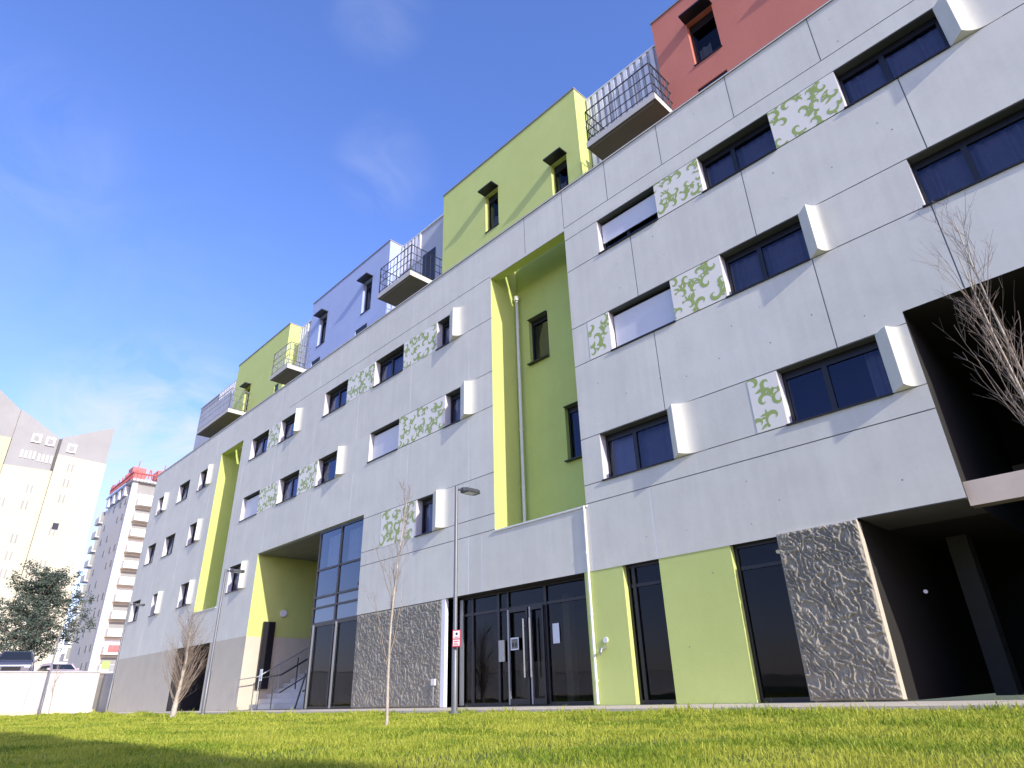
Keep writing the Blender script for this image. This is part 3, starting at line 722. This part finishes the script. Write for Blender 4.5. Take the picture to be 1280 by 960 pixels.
# sign on the first lamp
sr = empty('notice_sign', (-9.68+.10,-2.56-.05,1.02)); sr.rotation_euler = (0,0,R(28))
tag(sr, 'small white notice sign with red border fixed to the nearest lamp post', 'sign')
mb = MB(); mb.box(-.075,.085,-.012,.0,0,.29,'signred'); mb.build('sign_plate', sr, bevel=.006)
mb = MB()
for a,b in ((.02,.125),(.145,.275)): mb.box(-.058,.068,-.0145,-.0125,a,b,'signwhite')
mb.build('white_field', sr)
mb = MB()
mb.poly([(.012+.022*math.cos(t*.5236),-.0165,.222+.022*math.sin(t*.5236)) for t in range(12)],'signblack')
mb.box(-.03,.05,-.0165,-.0155,.160,.172,'signred'); mb.box(-.04,.05,-.0165,-.0155,.09,.105,'signred'); mb.box(-.04,.03,-.0165,-.0155,.060,.072,'signred'); mb.box(-.04,.045,-.0165,-.0155,.033,.045,'signred')
mb.build('pictograms', sr)
# papers on the glass, notice by the stairs
def paper(x, z, w, h, y, lb, lines=5):
    r = empty('paper_notice', (x,y,z)); tag(r, lb, 'notice')
    mb = MB(); mb.box(-w/2,w/2,-.002,0,0,h,'paper'); mb.build('sheet', r)
    return r
paper(-9.84,1.18,.19,.40,.355,'white paper notice taped to the glass right of the entrance doors')
p = paper(-11.06,1.12,.26,.26,.30,'small square dim poster on the glass door of the entrance'); 
for ch in p.children:
    mb = MB(); mb.box(-.10,.10,-.004,-.0025,.03,.23,'soffit'); mb.box(-.08,-.02,-.006,-.0045,.07,.15,'signblack'); mb.box(.02,.07,-.006,-.0045,.07,.15,'signblack'); mb.build('printed_area', ch)
nr = empty('notice_post', (-22.5,-.3,0)); tag(nr, 'white notice board on a thin dark post before the entrance stairs', 'sign')
mb = MB(); mb.tube([(0,0,-.02),(0,0,.95)],.014,'rail'); mb.build('post', nr)
mb = MB(); mb.box(-.10,.10,-.02,-.012,.86,1.22,'white'); mb.build('board', nr)
mb = MB(); mb.box(-.07,.07,-.024,-.0205,1.05,1.16,'paper'); mb.box(-.07,.05,-.024,-.0205,.93,.945,'signblack'); mb.box(-.07,.06,-.024,-.0205,.97,.985,'signblack'); mb.build('printed_lines', nr)

# ------------------------------------------------------------------ BARE TREES
def twig_tree(name, base, h, r0, nb, spread, lb, seed, trunk_frac=1.0, lean=(0,0), stems=1, low=.25, sub=5, crown_up=1.0, group=None, cat='tree', thin=1.0, fan=.22, blen=1.0):
    rd = random.Random(seed); root = empty(name, base); tag(root, lb, cat, group)
    tb = MB(); bb = MB()
    def path(p, d, L, n, wob, up=.0):
        pts = [Vector(p)]; d = Vector(d).normalized()
        for i in range(n):
            d = (d + Vector((rd.uniform(-wob,wob),rd.uniform(-wob,wob),rd.uniform(-wob,wob)*.5+up))).normalized()
            pts.append(pts[-1]+d*L/n)
        return pts
    for s in range(stems):
        a = rd.uniform(0,6.28); sp = .0 if stems == 1 else fan
        d0 = Vector((lean[0]+sp*math.cos(a), lean[1]+sp*math.sin(a), 1))
        hs = h*(1 if s == 0 else rd.uniform(.7,.95)); n = 14
        tp = path((0,0,-.06) if s == 0 else (rd.uniform(-.06,.06),rd.uniform(-.06,.06),-.06), d0, hs*trunk_frac+.06, n, .035, .02)
        tr = [r0*(1 if s == 0 else .8)*(1-.88*(i/n)**.8)+.0015 for i in range(n+1)]
        tb.tube(tp, tr, 'bark', n=8)
        for b in range(nb):
            t = low+(1-low)*rd.random()**.85; k = t*n; i = min(int(k), n-1); p = tp[i].lerp(tp[i+1], k-i)
            a = rd.uniform(0,6.28); el = spread*rd.uniform(.6,1.3)
            d = Vector((math.cos(a)*el, math.sin(a)*el, crown_up)); L = hs*rd.uniform(.16,.34)*(1.25-t*.7)*blen
            bp = path(p, d, L, 7, .10, .06); rb = max(.0022, tr[i]*.42)
            rb *= thin
            bb.tube(bp, [rb*(1-.85*q/7)+.0008 for q in range(8)], 'twig', n=5, cap=False)
            for c in range(sub):
                q = rd.randint(1,6); a = rd.uniform(0,6.28)
                dd = (bp[q+1]-bp[q]).normalized()+Vector((math.cos(a),math.sin(a),.25))*.6
                sp_ = path(bp[q], dd, L*rd.uniform(.2,.5), 4, .15, .05)
                bb.tube(sp_, [.0019,.0016,.0013,.001,.0007], 'twig', n=3, cap=False)
                for e in range(2):
                    q2 = rd.randint(1,3); a = rd.uniform(0,6.28); dd2 = (sp_[q2+1]-sp_[q2]).normalized()+Vector((math.cos(a),math.sin(a),.2))*.7
                    s3 = path(sp_[q2], dd2, L*rd.uniform(.08,.18), 2, .15, .05); bb.tube(s3, [.0012,.001,.0007], 'twig', n=3, cap=False)
    tb.build('trunk', root, smooth=60); bb.build('branches', root)
    return root
G = 'young bare trees on the lawn'
twig_tree('birch_tree', (-6.72,-5.95,-.05), 2.55, .019, 22, .36, 'young bare birch with pale slim trunk in front of the crumpled brown wall panel', 3, low=.16, sub=5, group=G, thin=.7)
twig_tree('pollarded_tree', (-17.7,-4.5,-.05), 2.1, .075, 95, .8, 'bushy bare tree with pale trunk and fan of brown branches before the dark garage opening', 5, low=.10, sub=7, group=G, thin=.42, blen=1.75)
twig_tree('sapling', (-38.5,-2.9,-.05), 2.6, .03, 26, .5, 'bare sapling between the two farthest lamp posts, before the white retaining wall', 8, low=.3, sub=4, group=G)
twig_tree('sapling', (-42.5,-6.6,-.05), 2.5, .03, 26, .5, 'leftmost bare sapling, before the white retaining wall below the dark car', 9, low=.3, sub=4, group=G)
twig_tree('birch_tree', (-.37,-5.0,-.05), 3.8, .019, 13, .36, 'bare birch with long pale stems rising in front of the dark undercroft at right', 14, low=.38, sub=5, group=G, stems=3, lean=(-.05,0), thin=.8, fan=.10)

# ------------------------------------------------------------------ RETAINING WALL, CARS, EVERGREEN
wr = empty('retaining_wall', (0,0,0)); tag(wr, 'long low white concrete retaining wall beyond the lawn at left', 'wall')
mb = MB(); mb.box(-44.3,-44,-70,.15,-.1,1.97,'wall')
for i in range(20): mb.box(-43.999,-43.995,-60+i*3,-59.98+i*3,.1,1.9,'joint')
mb.build('wall_body', wr)
mb = MB(); mb.box(-44.36,-43.94,-70,.2,1.972,2.03,'wall'); mb.box(-43.99,-43.6,-70,.15,-.05,.14,'pave'); mb.build('coping', wr)
mb = MB(); mb.box(-44.3,-41.0,.42,.6,-.1,1.9,'slate'); mb.build('return_wall', wr)

def make_car(name, paint, kind):
    r = empty(name)
    if kind == 'suv': prof = [(-2.15,.35),(-2.2,.75),(-2.1,1.0),(-1.95,1.45),(-1.75,1.62),(.35,1.62),(1.0,1.08),(1.95,.95),(2.15,.75),(2.15,.35)]; hw = .92
    else: prof = [(-2.0,.33),(-2.05,.7),(-1.95,.92),(-1.45,1.38),(-1.2,1.44),(.25,1.42),(.95,.98),(1.85,.86),(2.0,.66),(2.0,.33)]; hw = .85
    mb = MB(); n = len(prof)
    rows = [(-hw,1),( -hw*.98,1),(hw*.98,1),(hw,1)]
    def yw(z): return hw if z < .95 else hw*(1-.22*(z-.95)/.65)
    for s in (-1,1):
        for x,z in prof: mb.v.append((x, s*yw(z), z))
    mi = mb.mi(paint)
    for i in range(n): j = (i+1) % n; mb.f.append((i,j,n+j,n+i)); mb.m.append(mi)
    mb.f.append(tuple(range(n))); mb.m.append(mi); mb.f.append(tuple(n+i for i in reversed(range(n)))); mb.m.append(mi)
    body = mb.build('body', r, bevel=.06)
    a, b = prof[5], prof[6]
    def quad(p, q, off, w0, w1):
        nx, nz = -(q[1]-p[1]), (q[0]-p[0]); l = math.hypot(nx,nz); nx, nz = nx/l*off, nz/l*off
        return [(p[0]+nx,-w0,p[1]+nz),(q[0]+nx,-w1,q[1]+nz),(q[0]+nx,w1,q[1]+nz),(p[0]+nx,w0,p[1]+nz)]
    lp = lambda p,q,t: (p[0]+(q[0]-p[0])*t, p[1]+(q[1]-p[1])*t)
    mb = MB(); mb.poly(quad(lp(a,b,.08), lp(a,b,.92), .012, yw(1.5)-.1, yw(1.1)-.06), 'carglass'); mb.build('windscreen', r)
    c, d = prof[3], prof[2]
    mb = MB(); mb.poly([(c[0]-.012,-yw(1.4)+.1,c[1]-.02),(c[0]-.012,yw(1.4)-.1,c[1]-.02),(d[0]-.012,yw(1)-.08,d[1]+.04),(d[0]-.012,-yw(1)+.08,d[1]+.04)], 'carglass'); mb.build('rear_window', r)
    for s in (-1,1):
        mb = MB(); zt = prof[5][1]-.1; z0 = 1.0 if kind == 'suv' else .93
        mb.poly([(prof[3][0]+.2,s*(yw(zt)+.012),zt),(prof[5][0]-.02,s*(yw(zt)+.012),zt),(prof[6][0]-.15,s*(yw(z0)+.012),z0+.04),(prof[2][0]+.25,s*(yw(z0)+.012),z0+.04)], 'carglass'); mb.build('side_window', r)
        for x in (-1.35,1.3):
            mb = MB(); mb.tube([(x,s*(hw-.2),.33),(x,s*(hw+.01),.33)], .33, 'tyre', n=20); wo = mb.build('wheel', r)
            mb = MB(); mb.tube([(x,s*(hw-.02),.33),(x,s*(hw+.02),.33)], .2, 'steel', n=14); mb.build('rim', wo)
        mb = MB(); mb.box(prof[-2][0]-.03,prof[-2][0]+.012,s*hw*.82-.16,s*hw*.82+.16,.66,.80,'lens'); mb.build('headlight', r)
        mb = MB(); mb.box(1.0-.35,1.0-.2,s*(hw+.02) - (.0 if s > 0 else .16),s*(hw+.02)+(.16 if s > 0 else 0),1.0,1.12,paint); mb.build('wing_mirror', r)
    mb = MB(); mb.box(prof[-2][0]-.02,prof[-2][0]+.014,-.45,.45,.5,.7,'tyre'); mb.build('grille', r)
    if kind == 'suv':
        mb = MB()
        for s in (-1,1): mb.bar((-1.6,s*.62,1.66),(.3,s*.62,1.66),.04,'steel')
        mb.build('roof_rails', r)
    return r
c1 = make_car('parked_car', 'carsilver', 'suv'); c1.location = (-50.5,-2.9,1.75); c1.rotation_euler = (0,0,R(-12)); tag(c1, 'dark blue grey estate car parked behind the white wall at the far left', 'car', 'cars parked above the wall')
c2 = make_car('parked_car', 'carpink', 'small'); c2.location = (-60,1.3,1.75); c2.rotation_euler = (0,0,R(8)); tag(c2, 'pale small car whose roof shows over the white wall, right of the evergreen trunk', 'car', 'cars parked above the wall')

def evergreen(base, h, rad, lb, seed, name='evergreen_tree'):
    rd = random.Random(seed); root = empty(name, base); tag(root, lb, 'tree')
    tb = MB(); tb.tube([(0,0,-.1),(.1,0,h*.3),(0,.1,h*.6),(0,0,h*.95)], [.22,.17,.1,.03], 'twig', n=10)
    V = []; F = []
    def card(p, s):
        a = Vector((rd.gauss(0,1),rd.gauss(0,1),rd.gauss(0,.7))).normalized(); b = a.cross(Vector((rd.gauss(0,1),rd.gauss(0,1),rd.gauss(0,1)))).normalized()
        n = len(V); V.extend([p-a*s*.5-b*s*.12, p+a*s*.1-b*s*.28, p+a*s*.6, p+a*s*.05+b*s*.28]); F.append((n,n+1,n+2,n+3))
    nl = 46
    for i in range(nl):
        t = .16+.84*(i/nl); z = h*t*.92; a = i*2.4+rd.uniform(-.4,.4)
        L = rad*(1-t*.72)*rd.uniform(.7,1.15)
        d = Vector((math.cos(a),math.sin(a),rd.uniform(.15,.65)))
        p0 = Vector((0,0,z)); pts = [p0+d*L*q/5+Vector((0,0,.08*L*(q/5)**2)) for q in range(6)]
        tb.tube(pts, [.06*(1-q/6)+.01 for q in range(6)], 'twig', n=5, cap=False)
        for q in range(1,6):
            for c in range(3):
                cc = pts[q]+Vector((rd.gauss(0,.24),rd.gauss(0,.24),rd.gauss(0,.18)))*(.7+L*.25); rr = rd.uniform(.22,.48)
                for k in range(34):
                    o = Vector((rd.gauss(0,1),rd.gauss(0,1),rd.gauss(0,.75)))*rr*.55
                    card(cc+o, rd.uniform(.10,.22))
    for k in range(260): card(Vector((rd.gauss(0,.15),rd.gauss(0,.15),h*rd.uniform(.85,1.03))), .2)
    tb.build('trunk', root)
    me = bpy.data.meshes.new('crown'); me.from_pydata([tuple(v) for v in V],[],F); me.materials.append(M['needle'])
    o = bpy.data.objects.new('crown', me); C.objects.link(o); o.parent = root
    return root
evergreen((-66,-.2,1.7), 8.9, 5.0, 'large dark evergreen tree with spiky crown before the cream tower', 21)

# ------------------------------------------------------------------ FAR TOWERS
tw = empty('cream_tower', (-120,0,1.7)); tag(tw, 'tall cream tower block with grey slate tops notched in a V, at the far left', 'building')
X = -120
mb = MB()
def fpoly(mb, yz, mat, x=-120, dx=14):    # polygon in plane x (facing +x), extruded to -x
    n = len(mb.v); k = len(yz)
    mb.v += [(x+120,y,z-1.7) for y,z in yz] + [(x-dx+120,y,z-1.7) for y,z in yz]
    mi = mb.mi(mat)
    mb.f.append(tuple(n+i for i in range(k))); mb.m.append(mi); mb.f.append(tuple(n+k+i for i in reversed(range(k)))); mb.m.append(mi)
    for i in range(k): j = (i+1) % k; mb.f.append((n+i,n+k+i,n+k+j,n+j)); mb.m.append(mi)
fpoly(mb, [(5.35,1.5),(12.3,1.5),(12.3,36.8),(5.35,37.0)], 'cream', -120)
fpoly(mb, [(-1.0,1.5),(5.30,1.5),(5.30,34.3),(-1.0,34.1)], 'cream', -120.4)
fpoly(mb, [(-30,1.5),(-1.05,1.5),(-1.05,38.45),(-30,38.6)], 'creamy', -120.8)
mb.build('wall', tw)
mb = MB()
fpoly(mb, [(5.36,37.03),(12.2,36.83),(12.2,43.4),(5.36,39.85)], 'slate', -120.1)
fpoly(mb, [(-.98,34.14),(5.0,34.34),(5.0,39.75),(-.16,42.8),(-.98,43.2)], 'slate', -120.5)
fpoly(mb, [(-30,38.64),(-1.0,38.48),(-1.0,43.2),(-8,48.5),(-30,50)], 'slate', -120.9)
mb.build('slate_attic', tw)
def tw_win(y, z, w, h, mat='carglass', x=0, lab=None):
    m = MB(); m.box(x-.05, x+.03, y, y+w, z-1.7, z+h-1.7, mat); return m.build('window', tw)
def pair(y, z, x=0):
    m = MB(); m.box(x-.05,x+.04,y,y+.22,z-1.7,z+1.3-1.7,'slate'); m.box(x-.05,x+.04,y+.55,y+.77,z-1.7,z+1.3-1.7,'slate'); m.build('window', tw)
for i in range(13):
    if i not in (3,5): pair(7.1, 34.3-i*2.55+.2)
m = MB(); m.box(-.05,.05,7.3,8.1,25.2-1.7,26.2-1.7,'carglass'); m.build('window', tw)
for i in range(12):
    for y in (-.2,2.7): pair(y, 30.3-i*2.55, -.4) if (i*3+int(y)) % 4 else None
for i in range(13):
    for y in (-3.2,-6.6,-10): pair(y, 35.3-i*2.55, -.8) if (i+int(-y)) % 3 else None
for (y,z,x) in ((6.3,37.6,-.1),(1.4,38.3,-.5),(3.3,38.2,-.5)):
    m = MB(); m.box(x-.1,x+.25,y,y+1.25,z-1.7,z+1.4-1.7,'white'); m.box(x+.255,x+.27,y+.25,y+1.0,z+.2-1.7,z+1.1-1.7,'slate'); m.build('dormer', tw)
for (y,z) in ((.6,35.6),(2.9,35.4)):
    m = MB(); 
    for q in range(4): m.box(-.55,-.33,y+q*.55,y+q*.55+.28,z-1.7,z+1.2-1.7,'white')
    m.build('attic_window', tw)
m = MB(); m.box(-.6,-.2,5.02,5.34,34.4-1.7,39.6-1.7,'signblack'); m.build('valley_gap', tw)
for z in (12,17,22,27):
    m = MB(); m.box(-.42,-.39,-.9,5.2,z-1.7,z+.03-1.7,'creamy'); m.build('string_course', tw)

t2 = empty('balcony_tower', (-133,20,1.7)); tag(t2, 'beige tower block with stacked white balconies and red rooftop, between cream tower and grey building', 'building')
def lb(x0,x1,y0,y1,z0,z1): return (x0+133,x1+133,y0-20,y1-20,z0-1.7,z1-1.7)
mb = MB(); mb.box(*lb(-150,-133,20,36,1.7,36.2),'t2side'); mb.box(*lb(-133.6,-132.85,19.8,20.7,1.7,38.2),'white'); mb.build('wall', t2)
mb = MB(); mb.box(*lb(-149.6,-133.5,20.3,36,36.22,38.6),'slate'); mb.box(*lb(-150.3,-132.6,19.6,36.4,38.62,39.0),'white'); mb.build('penthouse', t2)
for i in range(4):
    m = MB(); m.box(*lb(-148.5+i*3.6,-147.2+i*3.6,19.55,20.28,36.5,38.3),'white'); m.build('penthouse_window', t2)
# red roof structure
m = MB()
rd = random.Random(5)
for i in range(26): x = -147+i*.6; m.bar((133+x,-.6,37.3),(133+x+rd.uniform(-.3,.3),-.6,38.1+rd.uniform(0,1.0)),.16,'redroof')
for i in range(26): y = -.6+i*.62; m.bar((1.3,y,37.3),(1.3,y+rd.uniform(-.3,.3),38.1+rd.uniform(0,1.2)),.16,'redroof')
m.bar((-14,-.6,38.0),(1.3,-.6,38.2),.25,'redroof'); m.bar((1.3,-.6,38.1),(1.3,16,38.1),.25,'redroof')
for (x0,x1,y0,y1,z1) in ((-6,-3.2,0,2.4,40.6),(-2.6,.4,3.6,6.4,39.6),(-9.5,-7.5,1,3,39.2),(-1.6,.8,8,10.5,39.9)):
    m.box(x0,x1,y0,y1,37.3,z1,'redroof'); m.bar(((x0+x1)/2,(y0+y1)/2,z1),((x0+x1)/2+.4,(y0+y1)/2,z1+1.6),.12,'redroof')
m.build('red_roof_structure', t2)
for i in range(12):
    z = 34.0-i*2.85
    if z < 3: break
    m = MB(); m.box(*lb(-132.95,-131.3,21.0,26.5,z-.15,z),'t2side'); m.box(*lb(-131.4,-131.3,21.0,26.5,z,z+1.15),'t2white'); m.box(*lb(-132.95,-131.4,21.0,21.12,z,z+1.15),'t2white'); b = m.build('balcony', t2)
    m = MB(); m.box(*lb(-132.97,-132.9,21.3,26.3,z+.1,z+2.3),'slate' if i % 3 else 'white'); m.build('glazed_opening', b)
    m = MB(); m.box(*lb(-153.2,-150.02,19.3,22.0,z-.2,z),'t2side'); m.box(*lb(-153.2,-150.02,19.3,19.42,z,z+1.1),'t2side'); b = m.build('balcony', t2)
    m = MB(); m.box(*lb(-150.01,-149.95,19.5,21.5,z+.05,z+2.1),'slate'); m.build('glazed_opening', b)
    for x in (-147.5,-143.2,-139,-136):
        if (i+int(-x)) % 3: m = MB(); m.box(*lb(x,x+.9,19.93,19.99,z+.6,z+1.7),'slate'); m.build('window', t2)
m = MB(); m.box(*lb(-131.29,-131.2,21.6,24.5,8.6,9.7),'redroof'); m.build('red_awning', t2)
m = MB(); m.box(*lb(-131.29,-131.2,21.2,22.4,6.0,7.2),'leafpaint'); m.box(*lb(-131.29,-131.2,22.4,25.5,5.6,6.6),'slate'); m.build('green_screen', t2)

# hedge added unseen behind the camera to throw shade on the near lawn
def hedge():
    root = empty('added_shade_hedge', (7,-10.95,0)); tag(root, 'unseen added hedge behind the camera, casting shade on the near lawn', 'hedge')
    mb = MB(); mb.box(-6.4,7,-1.2,.0,-.1,6.9,'hedge'); mb.build('shade_hedge_core', root)
    F = []; V = []
    for i in range(9000):
        x = random.uniform(-6.5,7.1); z = random.uniform(0,7.1); y = random.uniform(-.02,.12)
        if random.random() < .25: z = 6.9+random.uniform(-.05,.3); y = random.uniform(-1.2,.1)
        p = Vector((x,y,z)); a = Vector((random.gauss(0,1),random.gauss(0,1),random.gauss(0,1))).normalized()*.08; b = a.orthogonal().normalized()*.045
        k = len(V); V += [p-a,p+b,p+a,p-b]; F.append((k,k+1,k+2,k+3))
    me = bpy.data.meshes.new('leaves'); me.from_pydata([tuple(v) for v in V],[],F); me.materials.append(M['hedge'])
    o = bpy.data.objects.new('leaves', me); C.objects.link(o); o.parent = root
hedge()

# ------------------------------------------------------------------ SKY, SUN, CAMERA
CLOUDS = [((-.93,.232,.284),2,12,.95),((-.619,.366,.694),1,5.5,.15),((-.498,.263,.826),1,5,.14),((-.797,-.024,.603),1,8,.10),((-.88,.07,.45),4,20,.06)]
sv = Vector((6.8,-1.0,3.2)).normalized()
elev = math.asin(sv.z); azim = math.atan2(sv.x, sv.y)
w = bpy.data.worlds.new('World'); scene.world = w; w.use_nodes = True
nt = w.node_tree; N = nt.nodes; L = nt.links
bg = N['Background']; bg.inputs['Strength'].default_value = .15
sky = N.new('ShaderNodeTexSky'); sky.sky_type = 'NISHITA'; sky.sun_disc = False; sky.sun_elevation = elev; sky.sun_rotation = azim
sky.air_density = 1.0; sky.dust_density = .6; sky.ozone_density = 2.0
hs = N.new('ShaderNodeHueSaturation'); hs.inputs['Saturation'].default_value = 1.2; hs.inputs['Value'].default_value = 2.15
L.new(sky.outputs[0], hs.inputs['Color'])
tint = N.new('ShaderNodeMix'); tint.data_type = 'RGBA'; tint.blend_type = 'MULTIPLY'; tint.inputs['Factor'].default_value = 1; tint.inputs['B'].default_value = (1.13,.885,1.17,1)
L.new(hs.outputs[0], tint.inputs['A'])
tc = N.new('ShaderNodeTexCoord'); mp = N.new('ShaderNodeMapping'); mp.inputs['Scale'].default_value = (1.6,1.6,3.2)
L.new(tc.outputs['Generated'], mp.inputs['Vector'])
n1 = N.new('ShaderNodeTexNoise'); n1.inputs['Scale'].default_value = 1.9; n1.inputs['Detail'].default_value = 9; n1.inputs['Roughness'].default_value = .58; n1.inputs['Distortion'].default_value = .5
L.new(mp.outputs[0], n1.inputs['Vector'])
cr = N.new('ShaderNodeMapRange'); cr.inputs['From Min'].default_value = .60; cr.inputs['From Max'].default_value = .85; cr.inputs['To Max'].default_value = .4
L.new(n1.outputs['Fac'], cr.inputs['Value'])
sep = N.new('ShaderNodeSeparateXYZ'); L.new(tc.outputs['Generated'], sep.inputs[0])
hz = N.new('ShaderNodeMapRange'); hz.inputs['From Min'].default_value = .0; hz.inputs['From Max'].default_value = .34; hz.inputs['To Min'].default_value = .34; hz.inputs['To Max'].default_value = 0
L.new(sep.outputs['Z'], hz.inputs['Value'])
add = N.new('ShaderNodeMath'); add.operation = 'ADD'; add.use_clamp = True; L.new(hz.outputs[0], add.inputs[1])
n5 = N.new('ShaderNodeTexNoise'); n5.inputs['Scale'].default_value = 7; n5.inputs['Detail'].default_value = 10; n5.inputs['Roughness'].default_value = .6; n5.inputs['Distortion'].default_value = .8
mp5 = N.new('ShaderNodeMapping'); mp5.inputs['Scale'].default_value = (1,1,1.5); L.new(tc.outputs['Generated'], mp5.inputs['Vector']); L.new(mp5.outputs[0], n5.inputs['Vector'])
acc = None
for (cx,cy,cz), w0, w1, amt in CLOUDS:      # a few soft clouds standing in given directions of the sky
    dt = N.new('ShaderNodeVectorMath'); dt.operation = 'DOT_PRODUCT'; nv = N.new('ShaderNodeVectorMath'); nv.operation = 'NORMALIZE'
    L.new(tc.outputs['Generated'], nv.inputs[0]); L.new(nv.outputs['Vector'], dt.inputs[0]); dt.inputs[1].default_value = (cx,cy,cz)
    m1 = N.new('ShaderNodeMapRange'); m1.interpolation_type = 'SMOOTHSTEP'; m1.inputs['From Min'].default_value = math.cos(R(w1)); m1.inputs['From Max'].default_value = math.cos(R(w0)); m1.inputs['To Max'].default_value = 1
    L.new(dt.outputs['Value'], m1.inputs['Value'])
    m2 = N.new('ShaderNodeMapRange'); m2.inputs['From Min'].default_value = .40; m2.inputs['From Max'].default_value = .68; m2.inputs['To Max'].default_value = amt; L.new(n5.outputs['Fac'], m2.inputs['Value'])
    m3 = N.new('ShaderNodeMath'); m3.operation = 'MULTIPLY'; L.new(m1.outputs[0], m3.inputs[0]); L.new(m2.outputs[0], m3.inputs[1])
    if acc is None: acc = m3
    else: m4 = N.new('ShaderNodeMath'); m4.operation = 'ADD'; L.new(acc.outputs[0], m4.inputs[0]); L.new(m3.outputs[0], m4.inputs[1]); acc = m4
L.new(acc.outputs[0], add.inputs[0])
mx = N.new('ShaderNodeMix'); mx.data_type = 'RGBA'; mx.inputs['B'].default_value = (5.6,6.0,7.0,1)
L.new(add.outputs[0], mx.inputs['Factor']); L.new(tint.outputs['Result'], mx.inputs['A']); L.new(mx.outputs['Result'], bg.inputs['Color'])

sd = bpy.data.lights.new('sun', 'SUN'); sd.energy = 5.0; sd.angle = R(.5); sd.color = (1,.955,.88)
so = bpy.data.objects.new('sun', sd); C.objects.link(so); so.rotation_euler = sv.to_track_quat('Z','Y').to_euler()

cd = bpy.data.cameras.new('camera'); co = bpy.data.objects.new('camera', cd); C.objects.link(co); scene.camera = co
cd.sensor_width = 36; cd.lens = 799.07/1280*36; cd.clip_end = 3000; cd.clip_start = .05
yaw, pit, rol = R(-45.2296), R(25.8889), R(-1.7915)
F_ = Vector((math.sin(yaw)*math.cos(pit), math.cos(yaw)*math.cos(pit), math.sin(pit))); r_ = Vector((math.cos(yaw),-math.sin(yaw),0)); u_ = r_.cross(F_)
r2 = r_*math.cos(rol)+u_*math.sin(rol); u2 = -r_*math.sin(rol)+u_*math.cos(rol)
mw = Matrix(((r2.x,u2.x,-F_.x,0),(r2.y,u2.y,-F_.y,-10.5),(r2.z,u2.z,-F_.z,.23),(0,0,0,1)))
co.matrix_world = mw
scene.view_settings.view_transform = 'Standard'; scene.view_settings.look = 'None'; scene.view_settings.exposure = 0; scene.view_settings.gamma = 1
scene.cycles.use_denoising = True
